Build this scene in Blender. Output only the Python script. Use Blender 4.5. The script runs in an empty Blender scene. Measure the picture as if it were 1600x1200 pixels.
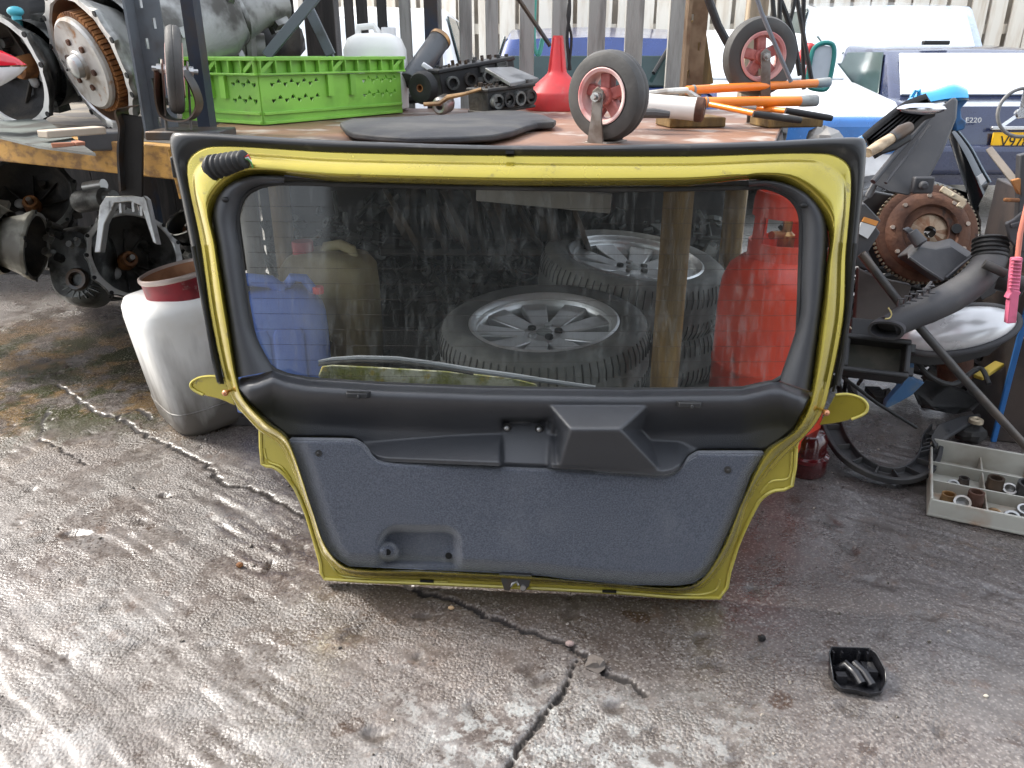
import bpy, bmesh, math, random
import numpy as np
from mathutils import Vector, Matrix
R = math.radians
random.seed(7)
SC = bpy.context.scene
COL = SC.collection

# ------------------------------------------------------------ camera, sky, sun, exposure
CAM_H, PITCH, FPX = 1.1, R(22.5), 1250.0
cd = bpy.data.cameras.new('camera'); cam = bpy.data.objects.new('camera', cd); COL.objects.link(cam)
cam.location = (0, 0, CAM_H); cam.rotation_euler = (R(90) - PITCH, 0, 0)
cd.sensor_width = 36; cd.lens = 36 * FPX / 1600; cd.clip_start = .05; cd.clip_end = 500
SC.camera = cam
SUN_AZ, SUN_EL = R(-66), R(44)          # from the left, a little behind the scene
wd = bpy.data.worlds.new('World'); SC.world = wd; wd.use_nodes = True
nt = wd.node_tree; bgn = nt.nodes['Background']
sky = nt.nodes.new('ShaderNodeTexSky'); sky.sky_type = 'NISHITA'; sky.sun_disc = False
sky.sun_elevation = SUN_EL; sky.sun_rotation = SUN_AZ; sky.air_density = 1.0; sky.dust_density = 3.5; sky.ozone_density = 1.0
veil = nt.nodes.new('ShaderNodeMix'); veil.data_type = 'RGBA'; veil.inputs[0].default_value = .5       # even thin cloud over the whole sky
veil.inputs[7].default_value = (7.0, 7.2, 7.5, 1); nt.links.new(sky.outputs[0], veil.inputs[6]); nt.links.new(veil.outputs[2], bgn.inputs[0]); bgn.inputs[1].default_value = .15
sd = bpy.data.lights.new('sun', 'SUN'); sd.energy = 2.6; sd.angle = R(12); sd.color = (1, .965, .9)
sun = bpy.data.objects.new('sun', sd); COL.objects.link(sun)
sdir = Vector((math.sin(SUN_AZ) * math.cos(SUN_EL), math.cos(SUN_AZ) * math.cos(SUN_EL), math.sin(SUN_EL)))
sun.rotation_euler = sdir.to_track_quat('Z', 'Y').to_euler()
vs = SC.view_settings; vs.view_transform = 'Standard'; vs.look = 'None'; vs.gamma = 1; vs.exposure = 1.3
vs.use_curve_mapping = False
SC.cycles.use_adaptive_sampling = True; SC.cycles.adaptive_threshold = .025
SC.cycles.max_bounces = 6; SC.cycles.diffuse_bounces = 2; SC.cycles.glossy_bounces = 2; SC.cycles.transmission_bounces = 3; SC.cycles.transparent_max_bounces = 8

# ------------------------------------------------------------ sight-line helpers (photo pixel -> place in the yard)
CO = Vector((0, 0, CAM_H))
def ray(x, y):
    dx = (x - 800) / FPX; dy = (600 - y) / FPX
    return Vector((dx, math.cos(PITCH) + dy * math.sin(PITCH), -math.sin(PITCH) + dy * math.cos(PITCH)))
def G(x, y, z=0.0):
    r = ray(x, y); return CO + r * ((z - CAM_H) / r.z)
def P(x, y, d):
    r = ray(x, y); return CO + r * (d / r.y)
def PX(p):
    q = Vector(p) - CO
    f = Vector((0, math.cos(PITCH), -math.sin(PITCH))); u = Vector((0, math.sin(PITCH), math.cos(PITCH)))
    d = q.dot(f); return 800 + FPX * q.x / d, 600 - FPX * q.dot(u) / d, d
def img_axis(x, y, tilt, dx, dy):
    """unit vector leaning `tilt` degrees off the sight line at (x,y), towards image direction (dx,dy) (dy down)."""
    v = ray(x, y).normalized(); r = v.cross(Vector((0, 0, 1))).normalized(); u = r.cross(v)
    k = (r * dx - u * dy).normalized()
    return (-v * math.cos(R(tilt)) + k * math.sin(R(tilt))).normalized()
def frame(o, z, xh=(1, 0, 0)):
    z = Vector(z).normalized(); x = Vector(xh) - z * Vector(xh).dot(z)
    if x.length < 1e-4: x = Vector((0, 1, 0)) - z * z.y
    x.normalize(); y = z.cross(x)
    M = Matrix((x, y, z)).transposed().to_4x4(); M.translation = Vector(o); return M
def aim(o, d, up=(0, 0, 1)):
    """local +X along d, local +Z near up"""
    x = Vector(d).normalized(); z = Vector(up) - x * Vector(up).dot(x); z.normalize(); y = z.cross(x)
    M = Matrix((x, y, z)).transposed().to_4x4(); M.translation = Vector(o); return M

# ------------------------------------------------------------ objects
def tag(o, label, cat, group=None, kind=None):
    if label: o['label'] = label
    if cat: o['category'] = cat
    if group: o['group'] = group
    if kind: o['kind'] = kind
    return o
def thing(name, label, cat, loc=(0, 0, 0), rot=(0, 0, 0), group=None, M=None):
    o = bpy.data.objects.new(name, None); COL.objects.link(o); o.empty_display_size = .05
    if M is not None: o.matrix_world = M
    else: o.location = loc; o.rotation_euler = rot
    return tag(o, label, cat, group)
def dup(root, label=None, M=None, loc=None, rot=None):
    def cp(o, par):
        c = o.copy(); COL.objects.link(c); c.parent = par
        for ch in list(o.children): cp(ch, c)
        return c
    r = cp(root, None)
    if label: r['label'] = label
    if M is not None: r.matrix_world = M
    if loc is not None: r.location = loc
    if rot is not None: r.rotation_euler = rot
    return r

class MB:
    def __init__(s, M=None): s.v = []; s.f = []; s.M = M
    def add(s, vs, fs):
        b = len(s.v)
        for p in vs:
            p = Vector(p); s.v.append(s.M @ p if s.M is not None else p)
        s.f += [tuple(b + i for i in f) for f in fs]; return s
    def box(s, c, d, rot=None, taper=1.0):
        x, y, z = d[0] / 2, d[1] / 2, d[2] / 2; t = taper
        q = [(-x, -y, -z), (x, -y, -z), (x, y, -z), (-x, y, -z), (-x*t, -y*t, z), (x*t, -y*t, z), (x*t, y*t, z), (-x*t, y*t, z)]
        m = rot.to_3x3() if isinstance(rot, Matrix) else (Matrix.Rotation(rot, 3, 'Z') if rot else Matrix.Identity(3))
        return s.add([m @ Vector(p) + Vector(c) for p in q],
                     [(3, 2, 1, 0), (4, 5, 6, 7), (0, 1, 5, 4), (1, 2, 6, 5), (2, 3, 7, 6), (3, 0, 4, 7)])
    def beam(s, a, b, w, h, up=(0, 0, 1)):
        a, b = Vector(a), Vector(b); x = (b - a); L = x.length; x.normalize()
        y = Vector(up).cross(x)
        if y.length < 1e-4: y = Vector((0, 1, 0)).cross(x)
        y.normalize(); z = x.cross(y)
        q = []
        for e in (a, b):
            for sy, sz in ((-1, -1), (1, -1), (1, 1), (-1, 1)): q.append(e + y * (sy * w / 2) + z * (sz * h / 2))
        return s.add(q, [(0, 1, 2, 3), (7, 6, 5, 4), (0, 4, 5, 1), (1, 5, 6, 2), (2, 6, 7, 3), (3, 7, 4, 0)])
    def loft(s, rings, closed=True, cap0=False, cap1=False):
        n = len(rings[0]); vs = [p for r in rings for p in r]; fs = []
        for i in range(len(rings) - 1):
            for j in range(n if closed else n - 1):
                k = (j + 1) % n
                fs.append((i*n + j, i*n + k, (i+1)*n + k, (i+1)*n + j))
        if cap0: fs.append(tuple(range(n))[::-1])
        if cap1: fs.append(tuple((len(rings)-1)*n + j for j in range(n)))
        return s.add(vs, fs)
    def tube(s, pts, r, n=10, caps=True, flat=None):
        pts = [Vector(p) for p in pts]; N = len(pts)
        rs = r if isinstance(r, (list, tuple)) else [r] * N
        rings = []; prev = None
        for i, p in enumerate(pts):
            t = (pts[min(i+1, N-1)] - pts[max(i-1, 0)]).normalized()
            if prev is None:
                a = Vector((0, 0, 1)) if abs(t.z) < .9 else Vector((1, 0, 0)); x = (a - t * a.dot(t)).normalized()
            else: x = (prev - t * prev.dot(t)).normalized()
            prev = x; y = t.cross(x); k = flat or 1.0
            rings.append([p + x * (rs[i]*k*math.cos(2*math.pi*j/n)) + y * (rs[i]*math.sin(2*math.pi*j/n)) for j in range(n)])
        return s.loft(rings, True, caps, caps)
    def lathe(s, prof, n=32, c=(0, 0, 0), M=None, seg=None):
        c = Vector(c); rings = []
        for r_, z in prof:
            ring = [Vector((max(r_, 1e-5)*math.cos(2*math.pi*j/n), max(r_, 1e-5)*math.sin(2*math.pi*j/n), z)) for j in range(n)]
            rings.append([(M @ p if M is not None else p) + c for p in ring])
        return s.loft(rings, True, prof[0][0] > 1e-4 and False, False)
    def disc(s, r_, h, n=24, c=(0, 0, 0), M=None):
        return s.lathe([(0, -h/2), (r_*.96, -h/2), (r_, -h/2+min(h*.2,.004)), (r_, h/2-min(h*.2,.004)), (r_*.96, h/2), (0, h/2)], n, c, M)
    def prism(s, poly, z0, z1, M=None):
        n = len(poly); q = [Vector((x, y, z0)) for x, y in poly] + [Vector((x, y, z1)) for x, y in poly]
        if M is not None: q = [M @ p for p in q]
        return s.add(q, [tuple(range(n))[::-1], tuple(range(n, 2*n))] + [(i, (i+1) % n, n + (i+1) % n, n + i) for i in range(n)])
    def slab(s, pts, off):
        """world/local 3-D outline thickened by vector off"""
        off = Vector(off); n = len(pts); q = [Vector(p) for p in pts] + [Vector(p) + off for p in pts]
        return s.add(q, [tuple(range(n)), tuple(range(n, 2*n))[::-1]] + [(i, (i+1) % n, n + (i+1) % n, n + i) for i in range(n)])
    def ball(s, c, r_, sx=1, sy=1, sz=1, n=14, m=8):
        prof = [(r_*math.sin(math.pi*i/m), -r_*math.cos(math.pi*i/m)) for i in range(m+1)]
        return s.lathe(prof, n, c, Matrix.Diagonal((sx, sy, sz)))
    def build(s, name, m, parent=None, smooth=35, bevel=0, seg=2, label=None, sub=0, jitter=0, norm=True):
        me = bpy.data.meshes.new(name)
        bm = bmesh.new(); vv = [bm.verts.new(p) for p in s.v]
        for f in s.f:
            try: bm.faces.new([vv[i] for i in f])
            except ValueError: pass
        if norm:
            bmesh.ops.remove_doubles(bm, verts=bm.verts, dist=2e-5)
            bmesh.ops.recalc_face_normals(bm, faces=bm.faces)
        if jitter:
            for v in bm.verts: v.co += Vector((random.uniform(-1, 1), random.uniform(-1, 1), random.uniform(-1, 1))) * jitter
        bm.to_mesh(me); bm.free()
        if smooth: me.shade_smooth(); me.set_sharp_from_angle(angle=R(smooth))
        o = bpy.data.objects.new(name, me); COL.objects.link(o)
        if m: me.materials.append(m)
        if parent: o.parent = parent
        if bevel:
            b = o.modifiers.new('bevel', 'BEVEL'); b.width = bevel; b.segments = seg; b.limit_method = 'ANGLE'; b.angle_limit = R(40)
        if sub:
            b = o.modifiers.new('sub', 'SUBSURF'); b.levels = sub; b.render_levels = sub
        if label: o['label'] = label
        return o
def split_loose(o):
    """every loose piece of the mesh becomes an object of its own with the same parent and material"""
    bm = bmesh.new(); bm.from_mesh(o.data); seen = set(); groups = []
    for f in bm.faces:
        if f.index in seen: continue
        st = [f]; seen.add(f.index); g = []
        while st:
            k = st.pop(); g.append(k)
            for v in k.verts:
                for h in v.link_faces:
                    if h.index not in seen: seen.add(h.index); st.append(h)
        groups.append(g)
    res = []
    for i, g in enumerate(groups):
        vi = {}; vl = []
        fl = []
        for f in g:
            ix = []
            for v in f.verts:
                if v not in vi: vi[v] = len(vl); vl.append(v.co.copy())
                ix.append(vi[v])
            fl.append(ix)
        me = bpy.data.meshes.new(o.name); me.from_pydata(vl, [], fl); me.shade_smooth(); me.set_sharp_from_angle(angle=R(35))
        for m in o.data.materials: me.materials.append(m)
        if i == 0: o.data = me; res.append(o); continue
        k = o.copy(); k.data = me; COL.objects.link(k); res.append(k)
    bm.free(); return res
def cut(o, cutter):
    """carve real openings: boolean applied to the mesh, the cutter is thrown away"""
    c = cutter.build('cutter', None, None, 0)
    md = o.modifiers.new('cut', 'BOOLEAN'); md.object = c; md.operation = 'DIFFERENCE'; md.solver = 'EXACT'
    c.matrix_world = Matrix.Identity(4)
    par = o.parent; 
    if par: o.parent = None
    bpy.context.view_layer.update()
    ev = o.evaluated_get(bpy.context.evaluated_depsgraph_get())
    me = bpy.data.meshes.new_from_object(ev)
    o.modifiers.remove(md); o.data = me
    if par: o.parent = par
    cm = c.data; bpy.data.objects.remove(c); bpy.data.meshes.remove(cm)
    me.set_sharp_from_angle(angle=R(35))
    return o
def cr(pts, n=6, closed=False):
    """Catmull-Rom through the points (tuples of any length)"""
    pts = [np.array(p, float) for p in pts]; N = len(pts); out = []
    rng = range(N) if closed else range(N - 1)
    for i in rng:
        g = (lambda k: pts[k % N]) if closed else (lambda k: pts[min(max(k, 0), N-1)])
        p0, p1, p2, p3 = g(i-1), g(i), g(i+1), g(i+2)
        # keep overshoot small next to long segments
        l = np.linalg.norm(p2 - p1) + 1e-9
        m1 = (p2 - p0) * .5; m2 = (p3 - p1) * .5
        for m in (m1, m2):
            q = np.linalg.norm(m)
            if q > l: m *= l / q
        for k in range(n):
            t = k / n
            out.append((2*t**3-3*t**2+1)*p1 + (t**3-2*t**2+t)*m1 + (-2*t**3+3*t**2)*p2 + (t**3-t**2)*m2)
    if not closed: out.append(pts[-1])
    return out

# ------------------------------------------------------------ materials (all procedural)
MATS = {}
def mat(name, c, rough=.5, metal=0.0, c2=None, sc=6.0, lo=.42, hi=.62, bump=0.0, bsc=80.0, coat=0.0, rvar=.12, spec=.5, sheen=0.0, trans=0.0, c3=None, sc3=30.0, lo3=.6, hi3=.7, stretch=None, detail=4.0, alpha=1.0, ior=1.45, sss=0):
    if name in MATS: return MATS[name]
    m = bpy.data.materials.new(name); m.use_nodes = True; t = m.node_tree; N = t.nodes; L = t.links
    b = N['Principled BSDF']
    tc = N.new('ShaderNodeTexCoord'); mp = N.new('ShaderNodeMapping'); L.new(tc.outputs['Object'], mp.inputs[0])
    oi = N.new('ShaderNodeObjectInfo'); va = N.new('ShaderNodeVectorMath'); va.operation = 'ADD'
    cb = N.new('ShaderNodeCombineXYZ'); mm = N.new('ShaderNodeMath'); mm.operation = 'MULTIPLY'; mm.inputs[1].default_value = 37.0
    L.new(oi.outputs['Random'], mm.inputs[0])
    for k in range(3): L.new(mm.outputs[0], cb.inputs[k])
    L.new(mp.outputs[0], va.inputs[0]); L.new(cb.outputs[0], va.inputs[1])
    if stretch: mp.inputs['Scale'].default_value = stretch
    def noise(scale, det=detail, rg=.55):
        n = N.new('ShaderNodeTexNoise'); n.inputs['Scale'].default_value = scale; n.inputs['Detail'].default_value = det; n.inputs['Roughness'].default_value = rg
        L.new(va.outputs[0], n.inputs['Vector']); return n
    def ramp(src, a, z):
        r = N.new('ShaderNodeMapRange'); r.inputs[1].default_value = a; r.inputs[2].default_value = z; r.interpolation_type = 'SMOOTHSTEP'
        L.new(src, r.inputs[0]); return r.outputs[0]
    n1 = noise(sc); col = None
    if c2 is not None:
        mx = N.new('ShaderNodeMix'); mx.data_type = 'RGBA'; mx.inputs[6].default_value = (*c, 1); mx.inputs[7].default_value = (*c2, 1)
        L.new(ramp(n1.outputs[0], lo, hi), mx.inputs[0]); col = mx.outputs[2]
    else:
        mx = N.new('ShaderNodeMix'); mx.data_type = 'RGBA'; mx.inputs[6].default_value = (*[k*.86 for k in c], 1); mx.inputs[7].default_value = (*[min(1, k*1.1) for k in c], 1)
        L.new(ramp(n1.outputs[0], .3, .7), mx.inputs[0]); col = mx.outputs[2]
    if c3 is not None:
        n3 = noise(sc3); mx = N.new('ShaderNodeMix'); mx.data_type = 'RGBA'; L.new(col, mx.inputs[6]); mx.inputs[7].default_value = (*c3, 1)
        L.new(ramp(n3.outputs[0], lo3, hi3), mx.inputs[0]); col = mx.outputs[2]
    L.new(col, b.inputs['Base Color'])
    r = N.new('ShaderNodeMapRange'); r.inputs[3].default_value = max(.03, rough - rvar); r.inputs[4].default_value = min(1, rough + rvar)
    n2 = noise(sc * 2.3); L.new(n2.outputs[0], r.inputs[0]); L.new(r.outputs[0], b.inputs['Roughness'])
    b.inputs['Metallic'].default_value = metal; b.inputs['Specular IOR Level'].default_value = spec; b.inputs['IOR'].default_value = ior
    b.inputs['Coat Weight'].default_value = coat; b.inputs['Coat Roughness'].default_value = .08
    b.inputs['Sheen Weight'].default_value = sheen; b.inputs['Transmission Weight'].default_value = trans
    if sss: b.inputs['Subsurface Weight'].default_value = sss; b.inputs['Subsurface Radius'].default_value = (.02, .02, .02)
    b.inputs['Alpha'].default_value = alpha
    if bump:
        nb = noise(bsc, 4.0); bp = N.new('ShaderNodeBump'); bp.inputs['Strength'].default_value = bump; bp.inputs['Distance'].default_value = .004
        L.new(nb.outputs[0], bp.inputs['Height']); L.new(bp.outputs[0], b.inputs['Normal'])
    MATS[name] = m; return m

YELLOW = mat('lime_gold_paint', (.42, .34, .04), .24, .68, bump=.02, bsc=900, coat=.8, c2=(.31, .25, .035), sc=5, lo=.45, hi=.75, c3=(.13, .10, .04), sc3=26, lo3=.63, hi3=.78)
YSKIN = mat('lime_gold_skin', (.50, .42, .065), .33, .4, coat=.7, c3=(.2, .15, .05), sc3=18, lo3=.66, hi3=.76)
BLKPAINT = mat('satin_black_paint', (.022, .022, .022), .38, 0, coat=.15, c3=(.09, .085, .07), sc3=25, lo3=.6, hi3=.85)
TRIM = mat('grained_black_trim', (.036, .038, .043), .37, 0, bump=.3, bsc=600, rvar=.06, spec=.85)
CARPET = mat('blue_grey_fleece', (.040, .047, .064), .95, 0, c2=(.10, .11, .136), sc=330, lo=.3, hi=.72, bump=.8, bsc=330, sheen=.5, c3=(.13, .135, .15), sc3=6, lo3=.48, hi3=.9)
CASTOR = mat('greyed_castor_rubber', (.055, .053, .05), .65, 0, c2=(.10, .095, .088), sc=6, lo=.4, hi=.7, bump=.2, bsc=120)
RUBBER = mat('black_rubber', (.02, .02, .02), .6, 0, c2=(.055, .052, .048), sc=7, lo=.45, hi=.75, bump=.15, bsc=160)
DARKMETAL = mat('dark_steel', (.08, .08, .08), .45, .7, c2=(.1, .07, .05), sc=12)
STEEL = mat('worn_steel', (.45, .45, .44), .35, .9, c2=(.2, .17, .14), sc=14, lo=.5, hi=.75)
COPPER = mat('copper_ball', (.6, .28, .16), .35, .9)
BLK = mat('black_plastic', (.02, .02, .021), .45, 0, c2=(.045, .043, .04), sc=9, lo=.45, hi=.75, bump=.05, bsc=200)
GREYPL = mat('grey_black_plastic', (.052, .052, .056), .55, 0, c2=(.1, .095, .09), sc=6, lo=.42, hi=.8, bump=.08, bsc=150)
ALU = mat('cast_aluminium', (.36, .36, .34), .5, .75, c2=(.10, .095, .085), sc=9, lo=.42, hi=.66, bump=.3, bsc=120)
ALUB = mat('bright_cast_aluminium', (.66, .66, .64), .42, .75, c2=(.28, .26, .24), sc=16, lo=.5, hi=.8, bump=.15, bsc=160)
ALUD = mat('greasy_aluminium', (.17, .175, .165), .5, .6, c2=(.03, .03, .028), sc=8, lo=.4, hi=.62, bump=.5, bsc=90)
RUST = mat('rusty_iron', (.075, .036, .025), .8, .25, c2=(.135, .066, .04), sc=14, lo=.4, hi=.65, bump=.5, bsc=110, c3=(.05, .035, .03), sc3=22)
RUSTOR = mat('orange_rust', (.36, .16, .055), .75, .2, c2=(.16, .07, .03), sc=18, bump=.4, bsc=120)
GREEN = mat('green_crate_plastic', (.25, .55, .075), .42, 0, c2=(.19, .43, .06), sc=5, bump=.04, bsc=200, c3=(.16, .22, .06), sc3=11, lo3=.62, hi3=.82)
REDPL = mat('red_plastic', (.70, .05, .055), .45, 0, c2=(.58, .06, .06), sc=9, c3=(.42, .16, .14), sc3=22, lo3=.6, hi3=.8, bump=.08)
REDGAS = mat('red_cylinder_paint', (.80, .075, .035), .42, 0, c2=(.68, .055, .028), sc=6, c3=(.16, .03, .02), sc3=9, lo3=.64, hi3=.78, coat=.25, bump=.08, bsc=60)
ORANGE = mat('orange_tube', (.86, .23, .02), .35, 0, c3=(.4, .15, .04), sc3=15, lo3=.66, hi3=.8, coat=.3)
GREYCAP = mat('grey_cap', (.3, .32, .31), .5, 0, c2=(.2, .2, .19), sc=20)
WHITEPL = mat('white_plastic_drum', (.82, .81, .77), .5, 0, c2=(.66, .62, .54), sc=4, lo=.48, hi=.78, c3=(.22, .17, .12), sc3=7, lo3=.66, hi3=.84, bump=.06, bsc=80)
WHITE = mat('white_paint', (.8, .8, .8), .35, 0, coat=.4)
OILCAN = mat('oil_stained_canister', (.42, .36, .2), .5, 0, c2=(.24, .17, .08), sc=4, lo=.4, hi=.7, bump=.08, bsc=60)
BLUEPL = mat('blue_jerrycan_plastic', (.10, .18, .52), .42, 0, c2=(.16, .26, .6), sc=5, c3=(.1, .08, .06), sc3=8, lo3=.68, hi3=.86, bump=.06, bsc=70)
WOODY = mat('yellowed_timber', (.50, .27, .06), .7, 0, c2=(.23, .12, .04), sc=6, lo=.42, hi=.66, bump=.4, bsc=60, stretch=(1, 6, 6))
WOODG = mat('weathered_grey_timber', (.37, .36, .33), .8, 0, c2=(.22, .21, .19), sc=5, lo=.4, hi=.7, bump=.5, bsc=50, stretch=(6, 6, .7))
WOODD = mat('dark_and_shaded_timber', (.035, .032, .03), .7, 0, c2=(.065, .055, .05), sc=5, bump=.4, bsc=50, stretch=(6, 6, .7))  # shade put into the colour for left slats; plain dark wood elsewhere
WOODP = mat('pale_fence_timber', (.80, .74, .63), .8, 0, c2=(.66, .57, .45), sc=3, lo=.4, hi=.7, bump=.3, bsc=40, stretch=(5, 5, .7))
WOODB = mat('brown_post_timber', (.13, .085, .035), .75, 0, c2=(.24, .15, .05), sc=5, lo=.4, hi=.7, bump=.5, bsc=60, stretch=(6, 6, .8))
TAN = mat('tan_handle_wood', (.52, .40, .26), .6, 0, c2=(.3, .22, .14), sc=10, stretch=(1, 5, 5))
BENCH = mat('rusty_bench_plate', (.25, .135, .085), .5, .15, c2=(.145, .085, .065), sc=3.2, lo=.38, hi=.62, bump=.25, bsc=70, c3=(.40, .35, .31), sc3=9, lo3=.52, hi3=.68, rvar=.22)
RACK = mat('blue_grey_rack_steel', (.15, .165, .18), .5, .3, c2=(.08, .07, .06), sc=7, lo=.5, hi=.75, bump=.1)
RACKD = mat('dark_blue_steel', (.03, .04, .06), .5, .3, c2=(.05, .04, .035), sc=7)
TYRE = mat('dusty_tyre', (.095, .096, .09), .75, 0, c2=(.22, .215, .195), sc=5, lo=.38, hi=.7, bump=.2, bsc=180)
ALLOY = mat('silver_alloy', (.72, .73, .73), .35, .7, c2=(.36, .35, .33), sc=8, lo=.5, hi=.8)
PINKHUB = mat('faded_red_hub', (.62, .2, .19), .55, 0, c2=(.72, .52, .48), sc=9, lo=.4, hi=.6)
MOSS = mat('moss_grown_ledge', (.60, .60, .46), .9, 0, c2=(.24, .25, .06), sc=22, lo=.4, hi=.6, bump=.8, bsc=160, c3=(.45, .36, .08), sc3=45, lo3=.55, hi3=.7)
BLUECAR = mat('bright_blue_paint', (.015, .14, .42), .25, .2, coat=1)
NAVY = mat('navy_paint', (.018, .026, .07), .28, .2, coat=1)
DKBLUE = mat('royal_blue_paint', (.02, .05, .20), .25, .2, coat=1)
PALEBLUE = mat('pale_silver_blue_paint', (.55, .62, .70), .28, .2, coat=1)
SKYBLUE = mat('sky_blue_panel_paint', (.02, .27, .58), .32, 0, coat=.8, c3=(.06, .08, .1), sc3=9, lo3=.66, hi3=.78)
GLAREGLASS = mat('glare_white_windscreen', (.70, .74, .76), .12, 0, spec=.8, coat=1)  # near-white glass, sky glare put into its colour
CARGLASS = mat('car_window_glass', (.03, .055, .055), .08, 0, spec=.5)
PLATEY = mat('yellow_plate', (.85, .47, .005), .4, 0)
INK = mat('black_lettering', (.01, .01, .01), .5, 0)
CHROME = mat('badge_chrome', (.6, .6, .6), .25, .9)
DIRT = mat('dark_greasy_scrap', (.028, .027, .026), .6, .2, c2=(.07, .06, .048), sc=9, lo=.42, hi=.7, bump=.6, bsc=70)
CABINET = mat('dark_brown_cabinet', (.045, .038, .034), .5, .2, c2=(.08, .06, .05), sc=5, bump=.1)
BLUEEDGE = mat('blue_edge_paint', (.03, .14, .38), .5, 0)
PINK = mat('pink_handle', (.72, .16, .27), .45, 0, c2=(.5, .12, .18), sc=14)
SALMON = mat('salmon_rod', (.6, .2, .14), .5, 0)
FROST = mat('frosted_case_plastic', (.52, .51, .45), .42, 0, c2=(.30, .26, .2), sc=6, lo=.45, hi=.75, c3=(.36, .17, .07), sc3=5, lo3=.58, hi3=.74, trans=.2, bump=.05)
BRASS = mat('tarnished_socket', (.52, .3, .12), .4, .9, c2=(.3, .2, .12), sc=20)
DARKRED = mat('dark_red_lens', (.045, .003, .004), .15, 0, coat=1, c2=(.06, .004, .004), sc=9)
REDLENS = mat('red_lens', (.72, .02, .04), .2, 0, coat=1)
TEAL = mat('teal_plastic', (.02, .2, .18), .4, 0)
TURQ = mat('turquoise_rope', (.12, .5, .42), .6, 0)
STICKER = mat('pale_sticker', (.7, .7, .68), .5, 0)
STICKOR = mat('orange_sticker', (.8, .33, .08), .5, 0)
BRICK = mat('red_brick', (.48, .2, .11), .85, 0, c2=(.36, .15, .09), sc=9, bump=.4, bsc=60)
MORTAR = mat('pale_mortar', (.5, .46, .4), .9, 0)
STONE = mat('grey_stone', (.42, .40, .37), .9, 0, bump=.5, bsc=30)
# ------------------------------------------------------------ ground: one sheet, wet brushed concrete with cracks
def vnoise(x, y, seed=0):
    xi = np.floor(x).astype(np.int64); yi = np.floor(y).astype(np.int64); fx = x - xi; fy = y - yi
    fx = fx*fx*(3-2*fx); fy = fy*fy*(3-2*fy)
    def h(a, b):
        n = (a * 374761393 + b * 668265263 + seed * 974711) & 0x7fffffff
        n = ((n ^ (n >> 13)) * 1274126177) & 0x7fffffff
        n = (n ^ (n >> 16)) & 0xffff
        return n / 65535.0
    return (h(xi, yi)*(1-fx) + h(xi+1, yi)*fx)*(1-fy) + (h(xi, yi+1)*(1-fx) + h(xi+1, yi+1)*fx)*fy
def fbm(x, y, o=4, seed=0):
    s = 0; a = .5
    for i in range(o): s = s + a * vnoise(x * 2**i, y * 2**i, seed + i*17); a *= .5
    return s
def graded(a, b, step, lo, hi):
    c = list(np.arange(a, b, step)); k = step
    while c[-1] < hi: k *= 1.25; c.append(c[-1] + k)
    k = step; f = []
    q = a
    while q > lo: k *= 1.25; q -= k; f.append(q)
    return np.array(f[::-1] + c)
gx = graded(-1.75, 1.75, .007, -60, 60); gy = graded(.75, 2.75, .007, -20, 120)
X, Yg = np.meshgrid(gx, gy)
near = np.clip(1 - np.maximum(np.abs(X) - 1.7, np.maximum(.6 - Yg, Yg - 2.7)) / .6, 0, 1)
ca, sa = .8, -.6                                           # brush direction on the slab
al = X*ca + Yg*sa; ac = -X*sa + Yg*ca
wob = fbm(X*3, Yg*3, 3, 5) * .05
streak = fbm((al)*7 + 3, (ac + wob)*62, 3, 11) - .45
lump = fbm(X*22, Yg*22, 3, 31) - .45
big = fbm(X*1.1 + 9, Yg*1.1, 3, 3) - .45
amt = np.clip(fbm(X*1.7 + 4, Yg*1.7 + 2, 2, 77)*2.2 - .55, .1, 1)
Z = big*.012*np.clip(near + .15, 0, 1) + near*(streak*.0155*amt + (fbm(al*30, (ac + wob)*190, 2, 14) - .38)*.006*amt + lump*.0030)
pits = fbm(X*16 + 2, Yg*16, 3, 91); Z -= near*np.clip(pits - .63, 0, 1)*.05
cracks = [([(770,1230),(790,1190),(815,1160),(850,1115),(868,1095),(885,1065),(900,1035)], .0042, .012),
          ([(90,600),(115,620),(157,648),(182,651),(199,662),(224,679),(252,693),(290,711),(315,721),(332,739),(357,760),(385,760),(420,776),(465,802),(560,870),(640,915),(660,930),(700,935),(740,955),(800,975),(880,1005),(905,1020),(935,1045),(1010,1085)], .0048, .011),
          ([(80,634),(66,655),(60,686),(91,700),(136,728)], .004, .007),
          ([(182,651),(215,640),(235,655)], .005, .008)]
crk = np.zeros_like(X)
jx = (fbm(X*40, Yg*40, 2, 51) - .4)*.03; jy = (fbm(X*40 + 7, Yg*40, 2, 52) - .4)*.03
for pts, w, dep in cracks:
    q = [G(*p) for p in pts]; dmin = np.full_like(X, 9.0)
    for a, b in zip(q[:-1], q[1:]):
        vx, vy = b.x - a.x, b.y - a.y; L2 = vx*vx + vy*vy
        t = np.clip(((X + jx - a.x)*vx + (Yg + jy - a.y)*vy) / L2, 0, 1)
        dmin = np.minimum(dmin, np.hypot(X + jx - a.x - t*vx, Yg + jy - a.y - t*vy))
    m = np.clip(1.3 - dmin / w, 0, 1); crk = np.maximum(crk, m); Z -= m*dep
    Z += .0012*np.clip(1 - np.abs(dmin - .018)/.02, 0, 1)*near*(fbm(X*30, Yg*30, 2, 8))
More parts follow.
